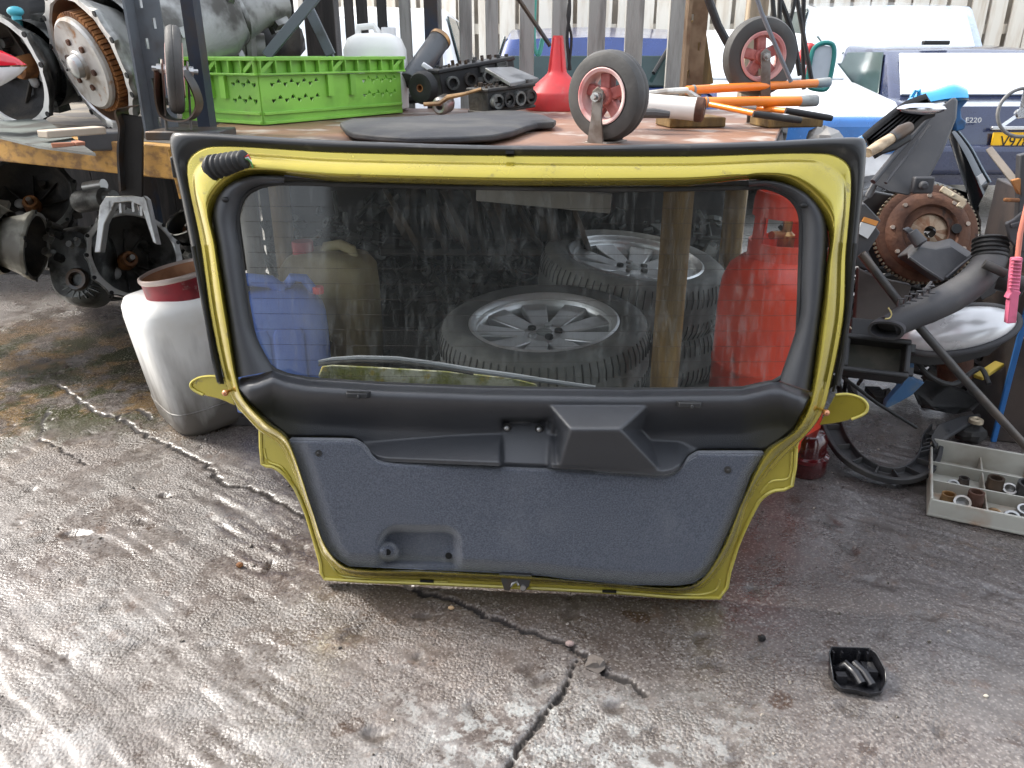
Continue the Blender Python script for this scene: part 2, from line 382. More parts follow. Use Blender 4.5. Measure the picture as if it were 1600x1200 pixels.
# the slab on the far side of the long crack lies a little higher
me = bpy.data.meshes.new('ground'); ny, nx = X.shape
me.vertices.add(nx*ny); me.vertices.foreach_set('co', np.stack([X, Yg, Z], -1).astype(np.float32).ravel())
i0 = (np.arange(ny-1)[:, None]*nx + np.arange(nx-1)[None, :]).ravel()
quads = np.stack([i0, i0+1, i0+nx+1, i0+nx], -1)
me.loops.add(quads.size); me.polygons.add(len(quads))
me.polygons.foreach_set('loop_start', np.arange(0, quads.size, 4)); me.polygons.foreach_set('loop_total', np.full(len(quads), 4))
me.loops.foreach_set('vertex_index', quads.ravel()); me.update(calc_edges=True); me.validate()
me.shade_smooth()
at = me.attributes.new('crack', 'FLOAT', 'POINT'); at.data.foreach_set('value', crk.astype(np.float32).ravel())
at = me.attributes.new('low', 'FLOAT', 'POINT'); at.data.foreach_set('value', np.clip(.5 + (Z - big*.012)*near*60, 0, 1).astype(np.float32).ravel())
ground = bpy.data.objects.new('ground', me); COL.objects.link(ground); ground['kind'] = 'structure'; ground['label'] = 'wet cracked concrete yard floor with oily patches'

def ground_mat():
    m = bpy.data.materials.new('wet_concrete'); m.use_nodes = True; t = m.node_tree; N = t.nodes; L = t.links; b = N['Principled BSDF']
    tc = N.new('ShaderNodeTexCoord')
    def noise(scale, det=6, rg=.6, vec=None, dist=0):
        det = min(det, 4)
        n = N.new('ShaderNodeTexNoise'); n.noise_dimensions = '2D'; n.inputs['Scale'].default_value = scale; n.inputs['Detail'].default_value = det; n.inputs['Roughness'].default_value = rg; n.inputs['Distortion'].default_value = dist
        L.new(vec or tc.outputs['Object'], n.inputs['Vector']); return n.outputs[0]
    def rng(s, a, z, o0=0, o1=1):
        r = N.new('ShaderNodeMapRange'); r.inputs[1].default_value = a; r.inputs[2].default_value = z; r.inputs[3].default_value = o0; r.inputs[4].default_value = o1; r.interpolation_type = 'SMOOTHSTEP'
        L.new(s, r.inputs[0]); return r.outputs[0]
    def mix(f, a, c):
        x = N.new('ShaderNodeMix'); x.data_type = 'RGBA'
        L.new(f, x.inputs[0])
        for s, k in ((a, 6), (c, 7)):
            if isinstance(s, tuple): x.inputs[k].default_value = (*s, 1)
            else: L.new(s, x.inputs[k])
        return x.outputs[2]
    def math_(op, a, c):
        x = N.new('ShaderNodeMath'); x.operation = op
        for s, k in ((a, 0), (c, 1)):
            if isinstance(s, (int, float)): x.inputs[k].default_value = s
            else: L.new(s, x.inputs[k])
        return x.outputs[0]
    def blob(cx, cy, r0, r1, sx=1, sy=1, wob=.35):
        mp = N.new('ShaderNodeMapping'); mp.inputs['Location'].default_value = (-cx*sx, -cy*sy, 0); mp.inputs['Scale'].default_value = (sx, sy, 0)
        L.new(tc.outputs['Object'], mp.inputs[0]); ln = N.new('ShaderNodeVectorMath'); ln.operation = 'LENGTH'; L.new(mp.outputs[0], ln.inputs[0])
        d = math_('ADD', ln.outputs['Value'], math_('MULTIPLY', math_('SUBTRACT', noise(3.5, 5), .5), wob*2))
        return rng(d, r0, r1, 1, 0)
    fine = noise(230, 5, .7); mid = noise(26, 6, .65); bign = noise(2.2, 5, .6)
    col = mix(rng(mid, .35, .68), (.095, .082, .073), (.155, .138, .126))
    col = mix(rng(bign, .40, .64), col, mix(rng(noise(60, 5), .4, .6), (.085, .068, .06), (.15, .125, .11)))
    pale = noise(5.5, 7, .65); g = blob(-.75, .95, .55, 1.2, 1, 1, .3)
    col = mix(math_('MULTIPLY', rng(pale, .40, .75), math_('ADD', math_('MULTIPLY', g, .5), .06)), col, (.27, .265, .26))
    # cement-bare pale patch low in the middle
    col = mix(math_('MULTIPLY', blob(.02, 1.0, .05, .3, .6, 1.2, .3), rng(noise(30, 6), .46, .60)), col, (.30, .305, .295))
    col = mix(math_('MULTIPLY', blob(.2, 1.5, .15, .62, .55, 1.6, .25), .75), col, (.075, .05, .036))     # brown dirt by the tailgate, its shadow zone painted in
    col = mix(math_('MULTIPLY', blob(.75, 1.75, .3, .8, .8, 1, .3), .6), col, (.075, .066, .064))  # tailgate's shade on the ground to its right, put into the colour
    moss = blob(-1.75, 2.72, .35, .95, .75, 1.1, .4)
    col = mix(math_('MULTIPLY', moss, rng(noise(7, 6), .36, .55)), col, mix(rng(noise(5, 5), .45, .58), (.035, .04, .012), (.17, .11, .05)))
    col = mix(rng(noise(9, 3, .5), .70, .76), col, (.05, .03, .02))                                     # small dark rust spots
    far = N.new('ShaderNodeSeparateXYZ'); L.new(tc.outputs['Object'], far.inputs[0])
    col = mix(rng(far.outputs[1], 3.6, 4.6), col, (.36, .34, .31))                                        # paler yard behind the fence
    spk = N.new('ShaderNodeTexVoronoi'); spk.voronoi_dimensions = '2D'; spk.inputs['Scale'].default_value = 95; L.new(tc.outputs['Object'], spk.inputs['Vector'])
    col = mix(rng(spk.outputs['Distance'], .05, .28, .55, 0), col, (.30, .27, .25))
    cell = N.new('ShaderNodeTexVoronoi'); cell.voronoi_dimensions = '2D'; cell.inputs['Scale'].default_value = 210; L.new(tc.outputs['Object'], cell.inputs['Vector'])
    cs = N.new('ShaderNodeSeparateColor'); L.new(cell.outputs['Color'], cs.inputs[0]); patch = rng(noise(6, 4), .35, .62, .25, 1)
    col = mix(math_('MULTIPLY', rng(cs.outputs[0], .80, .94, 0, .5), patch), col, (.30, .275, .25))
    col = mix(math_('MULTIPLY', rng(cs.outputs[1], .72, .9, 0, .8), patch), col, (.05, .036, .03))
    col = mix(math_('MULTIPLY', rng(noise(15, 6, .7), .56, .70, 0, .55), rng(noise(2.7, 3), .42, .6)), col, (.10, .062, .042))
    at2 = N.new('ShaderNodeAttribute'); at2.attribute_name = 'low'
    col = mix(rng(at2.outputs['Fac'], .22, .56, .72, 0), col, (.045, .034, .028))
    at = N.new('ShaderNodeAttribute'); at.attribute_name = 'crack'; crkf = at.outputs['Fac']; col = mix(rng(at.outputs['Fac'], .05, .6), col, (.018, .014, .012))
    L.new(col, b.inputs['Base Color'])
    wet0 = rng(math_('ADD', math_('MULTIPLY', noise(1.6, 5, .6), .75), math_('MULTIPLY', mid, .35)), .40, .66, .22, .48)
    wet = math_('ADD', wet0, rng(crkf, .02, .3, 0, .6))
    L.new(math_('MAXIMUM', math_('SUBTRACT', wet, math_('MULTIPLY', moss, .2)), .05), b.inputs['Roughness'])
    b.inputs['Specular IOR Level'].default_value = .6; b.inputs['IOR'].default_value = 1.5
    L.new(math_('MULTIPLY', rng(noise(3.1, 5, .6), .34, .58, .3, .85), rng(crkf, .02, .3, 1, 0)), b.inputs['Coat Weight']); b.inputs['Coat Roughness'].default_value = .22; b.inputs['Coat IOR'].default_value = 1.33
    bp = N.new('ShaderNodeBump'); bp.inputs['Strength'].default_value = .8; bp.inputs['Distance'].default_value = .006
    vor = N.new('ShaderNodeTexVoronoi'); vor.inputs['Scale'].default_value = 135; vor.voronoi_dimensions = '2D'; L.new(tc.outputs['Object'], vor.inputs['Vector'])
    hgt = math_('ADD', math_('MULTIPLY', noise(230, 3, .75), .75), math_('MULTIPLY', vor.outputs['Distance'], -.8))
    L.new(math_('MULTIPLY', rng(moss, .2, .9, 1, .25), rng(noise(7, 3), .38, .62, .18, .62)), bp.inputs['Strength'])
    L.new(hgt, bp.inputs['Height']); L.new(bp.outputs[0], b.inputs['Normal'])
    return m
me.materials.append(ground_mat())

# ------------------------------------------------------------ the tailgate
A0, A1 = G(505, 907), G(1130, 937)
e1 = (A1 - A0); e1.z = 0; e1.normalize(); nb = Vector((-e1.y, e1.x, 0)); LEAN = R(10)
e2 = Vector((0, 0, math.cos(LEAN))) + nb*math.sin(LEAN); e3 = e1.cross(e2)
TM = Matrix((e1, e2, e3)).transposed().to_4x4(); TM.translation = A0 - nb*.056 + Vector((0, 0, .004)); TI = TM.inverted()
def T(x, y, w=0.0):
    o = TM.translation + e3*w; r = ray(x, y); t = (o - CO).dot(e3) / r.dot(e3)
    return TI @ (CO + r*t)
tg = thing('tailgate', 'large lime gold car tailgate with rear window propped upright on the wet concrete', 'tailgate', M=TM)

Y0 = [(292,258),(330,229),(530,238),(800,243),(1070,244),(1290,240),(1329,266),(1322,400),(1318,500),(1290,630),(1268,670),(1220,718),(1175,775),(1140,865),(1085,924),(950,918),(815,911),(680,905),(545,899),(505,868),(480,795),(440,700),(400,668),(358,612),(331,505),(313,380)]
Y1 = [(334,325),(390,275),(530,283),(800,290),(1070,289),(1215,284),(1291,352),(1289,430),(1280,505),(1264,620),(1240,672),(1195,705),(1162,775),(1122,866),(1077,915),(950,911),(815,899),(680,892),(545,886),(510,852),(490,800),(452,686),(415,655),(378,612),(358,500),(340,385)]
y0 = cr(Y0, 7, True); y1 = cr(Y1, 7, True)
def ring_loft(a, b, prof, close=True):
    rings = []
    for t, w in prof:
        rings.append([T(p[0]*(1-t) + q[0]*t, p[1]*(1-t) + q[1]*t, w) for p, q in zip(a, b)])
    return rings
mb = MB()
mb.loft(ring_loft(y0, y1, [(-.02,-.03),(0,-.002),(.06,.002),(.2,.002),(.25,.005),(.3,.011),(.42,.02),(.6,.029),(.72,.033),(.78,.0335),(.83,.031),(.9,.021),(.96,.013),(1.0,.008),(1.02,-.02)]), True)
fr = mb.build('inner_frame', YELLOW, tg, 60)
# lower outer skin with its folded lip
SK = [(405,668),(406,700),(410,727),(425,731),(442,741),(460,762),(478,803),(493,850),(500,880),(505,907),(660,914),(815,921),(970,929),(1127,937),(1139,895),(1152,852),(1167,817),(1186,781),(1198,770),(1211,764),(1239,761),(1243,730),(1247,697),(1262,655),(1290,600),(1150,640),(800,640),(450,640),(350,590),(372,640)]
mb = MB(); mb.loft([[T(x, y, -.052) for x, y in SK], [T(x, y, -.032) for x, y in SK]], True, True, True)
sk = mb.build('outer_skin', YSKIN, tg, 40, .0025)
mb = MB(); lip = cr([(407,672),(410,725),(426,729),(443,740),(461,763),(479,804),(501,880),(507,904),(660,911),(815,918),(970,926),(1124,934),(1140,893),(1152,854),(1167,819),(1186,783),(1198,772),(1211,766),(1237,759),(1244,700)], 2)
mb.tube([T(p[0], p[1], -.031) for p in lip], .0042, 6); mb.build('skin_lip', YSKIN, sk)
mb = MB()
for c in (((412,700),(418,720),(440,730),(455,750)), ((1237,705),(1233,745),(1205,752),(1188,770)), ((515,880),(530,898),(560,903),(700,909)), ((1000,924),(1090,929),(1118,922),(1125,905))):
    mb.tube([T(p[0], p[1], -.0315) for p in cr(c, 5)], .003, 6)
split_loose(mb.build('pressed_bead', YSKIN, sk))
# black painted surround of the upper half
B0 = [(1305,612),(1327,495),(1338,400),(1353,238),(1345,216),(1200,221),(1070,225),(800,228),(530,220),(400,213),(276,207),(266,224),(285,315),(302,402),(317,487),(341,600)]
B1 = [(1300,612),(1318,500),(1322,400),(1329,266),(1290,240),(1190,242),(1070,244),(800,243),(530,238),(430,233),(330,229),(292,258),(302,320),(313,380),(331,505),(350,600)]
b0 = cr(B0, 6); b1 = cr(B1, 6)
mb = MB(); mb.loft(ring_loft(b0, b1, [(.5,-.07),(0,-.065),(-.03,-.03),(0,-.012),(.12,-.004),(.35,.0),(.62,-.002),(.85,-.008),(1.06,-.010)]), False)
sur = mb.build('black_surround', BLKPAINT, tg, 60)
mb = MB(); mb.box(T(797,238,.0), (.016,.006,.012)); mb.build('clip_notch', INK, sur)
# seal strip down the left side
mb = MB(); mb.tube([T(x, y, .002) for x, y in ((301,385),(318,470),(333,560),(342,597))], .0042, 8); mb.build('seal_strip', RUBBER, tg)
mb = MB(); mb.tube([T(x, y, .002) for x, y in ((1336,380),(1329,470),(1318,560),(1309,602))], .0042, 8); mb.build('seal_strip', RUBBER, tg)
# side tabs with copper strut balls
for sgn, pts, ballp in ((-1, [(357,594),(335,588),(312,590),(299,598),(300,607),(318,617),(345,624),(368,634)], (352,614)),
                        (1, [(1305,617),(1325,616),(1345,622),(1355,633),(1352,645),(1330,655),(1305,661),(1280,664)], (1291,645))):
    q = [(p[0], p[1]) for p in cr(pts, 5)]
    mb = MB(); mb.loft([[T(x, y, -.030) for x, y in q], [T(x, y, -.022) for x, y in q]], True, True, True)
    tb = mb.build('side_tab', YELLOW, tg, 40, .0015)
    mb = MB(); mb.tube([T(x, y, -.020) for x, y in q[:26]], .0032, 6); mb.build('tab_rim', YSKIN, tb)
    c = T(*ballp, .012); mb = MB(); mb.ball(c, .0068); mb.tube([c - Vector((0, 0, .035)), c], .0032, 8); mb.build('strut_ball', COPPER, tg)
# rubber wiring boot in the top left corner
ba = T(333,262,.03); bb = T(384,248,.052); mb = MB()
mb.ball(ba + Vector((.012,.002,-.004)), .028, 1.35, .82, .55)
boot = mb.build('wiring_boot', RUBBER, tg)
mb = MB(); prof = []; L = (bb - ba).length
for i in range(27):
    t = i/26; prof.append(ba.lerp(bb, t))
mb.tube(prof, [(.0235 - .0075*i/26) * (1.06 if i % 4 < 2 else .86) for i in range(27)], 16); mb.build('bellows', RUBBER, boot, 50)
for k, (cm, dy) in enumerate(((mat('red_wire', (.6,.03,.03)), 4), (mat('white_wire', (.7,.7,.7)), 0), (mat('green_wire', (.1,.35,.08)), -3))):
    mb = MB(); mb.tube([bb - Vector((.005,0,0)), T(388,246-dy,.054), T(391+k,252-dy,.05), T(392+k*1.5,259-dy,.045)], .0016, 6); mb.build('wire', cm, boot)
# window glass and rubber edge
GL = [(371,348),(380,310),(402,293),(435,286),(530,288),(660,291),(800,294),(1000,296),(1170,293),(1200,293),(1232,307),(1249,330),(1252,360),(1250,430),(1248,490),(1244,550),(1230,581),(1205,598),(1160,607),(980,609),(760,606),(600,600),(480,592),(447,586),(423,573),(405,548),(393,508),(380,425)]
gl = [(p[0], p[1]) for p in cr(GL, 5, True)]
def glass_mat():
    m = bpy.data.materials.new('dusty_window_glass'); m.use_nodes = True; t = m.node_tree; N = t.nodes; L = t.links
    N.remove(N['Principled BSDF']); out = N['Material Output']
    tc = N.new('ShaderNodeTexCoord'); mp = N.new('ShaderNodeMapping'); mp.inputs['Scale'].default_value = (1, .22, 1); L.new(tc.outputs['Object'], mp.inputs[0])
    def nz(s, v, d=6, rg=.65):
        n = N.new('ShaderNodeTexNoise'); n.inputs['Scale'].default_value = s; n.inputs['Detail'].default_value = d; n.inputs['Roughness'].default_value = rg; L.new(v, n.inputs['Vector']); return n.outputs[0]
    def rng(s, a, z, o0, o1):
        r = N.new('ShaderNodeMapRange'); r.inputs[1].default_value = a; r.inputs[2].default_value = z; r.inputs[3].default_value = o0; r.inputs[4].default_value = o1; L.new(s, r.inputs[0]); return r.outputs[0]
    def add(a, c, op='ADD'):
        x = N.new('ShaderNodeMath'); x.operation = op; x.use_clamp = True; L.new(a, x.inputs[0])
        if isinstance(c, float): x.inputs[1].default_value = c
        else: L.new(c, x.inputs[1])
        return x.outputs[0]
    streak = rng(nz(70, mp.outputs[0]), .5, .84, 0, .42); blot = rng(nz(4, tc.outputs['Object']), .4, .75, .0, .05); spots = rng(nz(260, tc.outputs['Object'], 2), .68, .82, 0, .4)
    strength = rng(nz(2.6, tc.outputs['Object'], 3), .35, .65, .25, 1.0)
    # rain runs: fine vertical lines
    mp2 = N.new('ShaderNodeMapping'); mp2.inputs['Scale'].default_value = (1, .06, 1); L.new(tc.outputs['Object'], mp2.inputs[0])
    runs = rng(nz(160, mp2.outputs[0], 3), .55, .8, 0, .22)
    fac = add(add(add(streak, strength, 'MULTIPLY'), add(runs, strength, 'MULTIPLY')), add(blot, spots)); fac = add(fac, .034)
    tr = N.new('ShaderNodeBsdfTransparent'); tr.inputs[0].default_value = (.93, .96, .945, 1)
    df = N.new('ShaderNodeBsdfDiffuse'); df.inputs[0].default_value = (.46, .49, .47, 1)
    tl = N.new('ShaderNodeBsdfTranslucent'); tl.inputs[0].default_value = (.42, .44, .42, 1)
    ds = N.new('ShaderNodeMixShader'); ds.inputs[0].default_value = .4; L.new(df.outputs[0], ds.inputs[1]); L.new(tl.outputs[0], ds.inputs[2])
    m1 = N.new('ShaderNodeMixShader'); fac = add(fac, .85, 'MULTIPLY'); L.new(fac, m1.inputs[0]); L.new(tr.outputs[0], m1.inputs[1]); L.new(ds.outputs[0], m1.inputs[2])
    gs = N.new('ShaderNodeBsdfGlossy'); gs.inputs['Roughness'].default_value = .06; gs.inputs[0].default_value = (.9, .9, .9, 1)
    lw = N.new('ShaderNodeFresnel'); lw.inputs[0].default_value = 1.5
    m2 = N.new('ShaderNodeMixShader'); L.new(lw.outputs[0], m2.inputs[0]); L.new(m1.outputs[0], m2.inputs[1]); L.new(gs.outputs[0], m2.inputs[2])
    L.new(m2.outputs[0], out.inputs[0]); return m
mb = MB(); n = len(gl); mb.add([T(x, y, -.004) for x, y in gl], [tuple(range(n))])
glass = mb.build('window_glass', glass_mat(), tg, 0); glass['label'] = 'dusty rain streaked rear window glass'
mb = MB(); mb.tube([T(x, y, -.002) for x, y in gl] + [T(*gl[0], -.002), T(*gl[1], -.002)], .0048, 8, False); mb.build('glass_seal', RUBBER, glass)
# demister lines
mb = MB()
for yy in range(322, 590, 24):
    xl = 380 + (yy - 318)*.1; mb.tube([T(xl, yy, -.0026), T(800, yy + 4, -.0026), T(1246, yy + 3, -.0026)], .00030, 4)
mb.build('demister_wire', mat('demister_brown', (.035, .028, .022), .6), glass)
# pillar trims either side of the glass
def strip(outer, inner, prof, name, m, par, k=6):
    o_ = cr(outer, k); i_ = cr(inner, k); q = MB(); q.loft(ring_loft(o_, i_, prof), False); return q.build(name, m, par, 50)
PR = [(-.03,-.01),(0,.010),(.06,.020),(.16,.026),(.34,.0285),(.55,.026),(.78,.017),(.93,.007),(1.0,.001),(1.02,-.008)]
strip([(370,590),(358,500),(340,385),(333,328),(350,293),(390,275),(444,276)], [(428,579),(395,512),(377,395),(370,348),(380,309),(402,291),(444,286)], PR, 'pillar_trim', TRIM, tg)
strip([(1170,282),(1215,283),(1257,299),(1283,326),(1292,360),(1289,430),(1280,505),(1266,611)], [(1170,293),(1196,292),(1231,306),(1249,329),(1253,352),(1251,430),(1248,500),(1218,595)], PR, 'pillar_trim', TRIM, tg)
for x, y in ((1256,321), (352,312)):
    mb = MB(); mb.ball(T(x, y, .028), .006, 1.3, .9, .8); mb.build('trim_clip', INK, tg)
# lower moulded trim panel: a height field between the glass and the fleece
def interp(tab, x): return np.interp(x, [p[0] for p in tab], [p[1] for p in tab])
PT = [(374,592),(400,588),(426,578),(447,586),(480,592),(600,600),(760,606),(980,609),(1160,607),(1205,597),(1222,597),(1240,604),(1266,612)]
PB = [(374,612),(400,640),(415,655),(436,673),(452,685),(530,686),(552,687),(566,695),(580,712),(590,718),(604,721),(700,725),(860,731),(1020,741),(1036,742),(1050,739),(1062,731),(1078,714),(1092,706),(1194,706),(1218,690),(1240,672),(1266,620)]
def ss(a, b, x): t = np.clip((x - a)/(b - a), 0, 1); return t*t*(3 - 2*t)
def smin(a, b, k=.006): h = np.clip(.5 + .5*(b - a)/k, 0, 1); return b*(1-h) + a*h - k*h*(1-h)
def smax(a, b, k=.004): return -smin(-a, -b, k)
def panel_w(x, y, yt, yb):
    d = y - yt
    w = .002 + .040*ss(0, 13, d) + .004*ss(10, 20, d)
    yc = np.interp(x, [450, 560, 700, 800, 1060, 1140], [720, 692, 681, 676, 690, 720])
    w = w - .060*ss(20, 74, d)                                # falls inward below the ledge
    w = w + .070*np.clip((y - yc)/48, 0, 1.3)*ss(545, 580, x)*(1 - ss(1060, 1110, x))
    pk = ss(780, 788, x)*(1 - ss(855, 863, x))*ss(651, 660, y)
    flat = -.030 + .060*np.clip((y - 660)/70, 0, 1)
    w = w*(1-pk) + flat*pk
    xl = np.interp(y, [630, 672, 735], [848, 872, 862]); xr = np.interp(y, [630, 672, 742], [1026, 1000, 1050])
    top = .036 + (y - 629)/43*.078; front = .112 - (y - 672)/66*.060
    lf = -.004 + (x - xl)/14*.09; rt = .0 + (xr - x)/28*.11
    blk = smin(smin(top, front, .014), smin(lf, rt, .008), .020)
    blk = np.where((x > 835) & (x < 1062) & (y > 622), blk, -1)
    w = smax(w, blk, .004)
    w = w - .010*(1 - ss(0, 6, yb - y)) 
    w = w - .012*(1 - ss(374, 392, x)) - .012*ss(1248, 1266, x)
    return w
def hfield(tt, tb, fx0, fx1, nx, nyy, fn, name, m, par):
    xs = np.linspace(fx0, fx1, nx); vs_ = []; fs = []
    for j in range(nyy):
        t = j/(nyy-1); t = t
        for x in xs:
            yt, yb = interp(tt, x), interp(tb, x); y = yt*(1-t) + yb*t
            vs_.append(T(x, y, float(fn(x, y, yt, yb))))
    for j in range(nyy-1):
        for i in range(nx-1): fs.append((j*nx+i, j*nx+i+1, (j+1)*nx+i+1, (j+1)*nx+i))
    # folded rim so the panel has thickness
    b = MB(); b.add(vs_, fs)
    edge = [i for i in range(nx)] + [j*nx + nx-1 for j in range(1, nyy)] + [(nyy-1)*nx + i for i in range(nx-2, -1, -1)] + [j*nx for j in range(nyy-2, 0, -1)]
    k = len(vs_); low = [vs_[i] - Vector((0, 0, .018)) for i in edge]; b.v += low; ne = len(edge)
    b.f += [(edge[i], edge[(i+1) % ne], k + (i+1) % ne, k + i) for i in range(ne)]
    return b.build(name, m, par, 75, norm=False)
pan = hfield(PT, PB, 374, 1266, 300, 64, panel_w, 'lower_trim_panel', TRIM, tg)
for x, y in ((559,617), (1077,632)):
    mb = MB(); c = T(x, y, .050); mb.box(c, (.052, .013, .018), taper=.8); mb.box(c + Vector((.004,-.002,.008)), (.006,.008,.010)); mb.build('clip_hook', BLK, pan, 30, .002)
for x, y in ((792,668), (843,670)):
    c = T(x, y, -.020); mb = MB(); mb.disc(.0095, .005, 16, c); mb.build('screw_washer', BLK, pan)
    mb = MB(); mb.ball(c + Vector((0, 0, .005)), .0062, 1, 1, .7); mb.build('screw', STEEL, pan)
# fleece-covered lower panel
CT = [(452,687),(530,688),(552,689),(566,697),(580,714),(590,720),(604,723),(700,727),(860,733),(1020,743),(1036,744),(1050,741),(1062,733),(1078,716),(1092,708),(1194,708)]
CB = [(452,690),(467,726),(480,770),(490,806),(500,838),(510,856),(527,874),(545,885),(765,895),(815,898),(850,900),(886,905),(986,914),(1060,915),(1085,911),(1108,894),(1124,862),(1149,809),(1174,742),(1194,710)]
def carpet_w(x, y, yt, yb):
    eL = np.interp(y, [687, 726, 806, 856, 886], [452, 467, 490, 511, 540]); eR = np.interp(y, [708, 742, 809, 862, 894, 915], [1194, 1174, 1149, 1124, 1108, 1080])
    d = min(x - eL, eR - x + 8, (yb - y)*1.3)
    w = .012 + .022*ss(0, 30, d) - .002
    w -= .010*(1 - ss(0, 5, y - yt))
    # hand recess
    rx = ss(586, 606, x)*(1 - ss(706, 724, x)); cx = min(max((x - 588)/60, 0), 1); ytop = 824 + 26*(1 - min(1, max(0, (x - 586)/34)))**2 + 14*max(0, (x - 690)/30)**2
    rec = rx*ss(ytop - 5, ytop + 9, y)*(1 - .8*ss(876, 890, y)); w -= .048*rec*(1 - .35*ss(600, 720, x))
    r_ = math.hypot(x - 607, y - 862); w += .034*(1 - ss(8, 17, r_))
    r_ = math.hypot(x - 702, y - 868); w += .004*(1 - ss(8, 16, r_))
    return w + .0009*math.sin(x*.021 + 1)*math.sin(y*.033)
car = hfield(CT, CB, 452, 1194, 260, 90, carpet_w, 'fleece_panel', CARPET, tg)
for x, y, w in ((606,862,.0165), (701,868,.0035)):
    mb = MB(); mb.disc(.0072, .006, 18, T(x, y, w)); mb.build('screw_hole', mat('hole_black', (.006,.006,.006), .9), car)
for x, y in ((498,708), (1137,734)):
    c = T(x, y, .033); mb = MB(); mb.disc(.0072, .004, 14, c); mb.ball(c + Vector((0,0,.002)), .004); mb.build('push_pin', BLK, car)
# latch at the bottom edge
lc = T(808,905,.006); mb = MB()
mb.prism([(-.034,.018),(.034,.018),(.030,-.006),(.020,-.020),(.013,-.020),(.010,-.006),(.004,-.001),(-.004,-.001),(-.008,-.006),(-.011,-.020),(-.022,-.020),(-.027,-.006)], 0, .012, Matrix.Translation(lc + Vector((-.003,0,.004))))
lt = mb.build('latch', DARKMETAL, tg, 30, .0012)
mb = MB(); mb.disc(.006, .006, 12, lc + Vector((.014,-.010,.017))); mb.build('latch_rivet', STEEL, lt)
mb = MB(); mb.tube([lc + Vector(p) for p in ((-.014,-.012,.012),(-.008,-.002,.014),(0,.002,.014),(.004,-.006,.013))], .0035, 8); mb.build('latch_claw', STEEL, lt)
for x, y, w in ((667,908,.03), (952,924,.03)):
    mb = MB(); mb.box(T(x, y, -.028), (w, .005, .004)); mb.build('drain_slot', INK, sk)
# ledge and wiper outside the glass
mb = MB(); lp = [(497,588),(503,572),(520,570),(600,574),(700,580),(800,590),(838,600),(842,608),(700,606),(600,603),(520,600)]
mb.loft([[T(x, y, -.075) for x, y in lp], [T(x, y, -.035) for x, y in lp]], True, True, True); mb.build('wiper_ledge', MOSS, tg, 30, .003)
wp = [(498,565),(520,562),(560,559.5),(620,561),(680,569),(740,579),(800,587),(860,596),(930,606)]
mb = MB(); mb.tube([T(x, y, -.03) for x, y in wp], [.003,.0055,.006,.006,.006,.006,.006,.005,.005], 8); wa = mb.build('wiper_arm', mat('faded_wiper_grey', (.24, .26, .29), .5), tg)
mb = MB(); mb.tube([T(x, y + 5, -.02) for x, y in wp[:6]], .0035, 6); mb.build('wiper_blade', RUBBER, wa)
# ------------------------------------------------------------ far setting: pale board fence, brick wall
ZB = .91
# unseen dark front added behind the camera to keep sky out of the glass
wk = thing('unseen_sky_blocker', 'unseen dark front added behind the camera to block the sky', 'blocker', (0, -2.4, 0))
WKM = mat('dark_blocker_cladding', (.07, .065, .06), .8, 0, c2=(.10, .09, .08), sc=2)
mb = MB(); mb.box((0, -.1, 3.0), (9, .2, .6)); mb.build('blocker_lintel', WKM, wk)
for s in (-1, 1): mb = MB(); mb.box((s*3.9, -.1, 1.35), (1.2, .2, 2.7)); mb.build('side_wall', WKM, wk)
mb = MB(); mb.box((0, -3.5, 1.35), (6.6, .2, 2.7)); mb.box((0, -1.8, 2.75), (6.6, 3.4, .1)); mb.build('interior', mat('blocker_dark_inside', (.03, .03, .03), .9), wk)
tf = thing('board_fence', 'tall pale vertical board fence closing the yard behind the parked cars', 'fence', (0, 9.2, 0))
bd = None
for i in range(52):
    x = -1.9 + i*.205
    if bd is None:
        mb = MB(); mb.box((0, 0, 1.35), (.165, .022, 2.6)); bd = mb.build('board', WOODP, tf, 30, .004); o = bd
    else: o = bd.copy(); COL.objects.link(o); o.parent = tf
    o.location = (x + random.uniform(-.012, .012), random.uniform(-.012, .012), random.uniform(-.06, .05)); o.rotation_euler = (0, random.uniform(-.012, .012), 0)
for z in (.45, 1.33, 2.2):
    mb = MB(); mb.box((3.4, .05, z), (11, .05, .1)); mb.build('rail', WOODP, tf, 30, .004)
mb = MB(); mb.box((3.4, .35, 1.3), (11.4, .12, 2.5)); bk = mb.build('backing_wall', mat('pale_render_wall', (.62, .57, .5), .9, 0, c2=(.5, .44, .37), sc=2, bump=.2), None)
bk.name = 'rendered_wall'; bk.location = (0, 9.2, 0); tag(bk, 'pale rendered wall seen through the gaps of the board fence', 'wall')
bw = thing('brick_wall', 'sunlit red brick wall beyond the dark fence slats on the left', 'wall', (-4.6, 9.6, 0))
mb = MB(); mb.box((0, .06, 1.4), (3.6, .09, 2.8)); mb.build('mortar_core', MORTAR, bw)
bk0 = None
for r_ in range(16):
    for c in range(15):
        x = -1.7 + c*.232 + (.116 if r_ % 2 else 0); z = 1.02 + r_*.078
        if bk0 is None: mb = MB(); mb.box((0, 0, 0), (.216, .04, .065)); bk0 = mb.build('brick', BRICK, bw, 30); o = bk0
        else: o = bk0.copy(); COL.objects.link(o); o.parent = bw
        o.location = (x, random.uniform(-.004, .004), z)
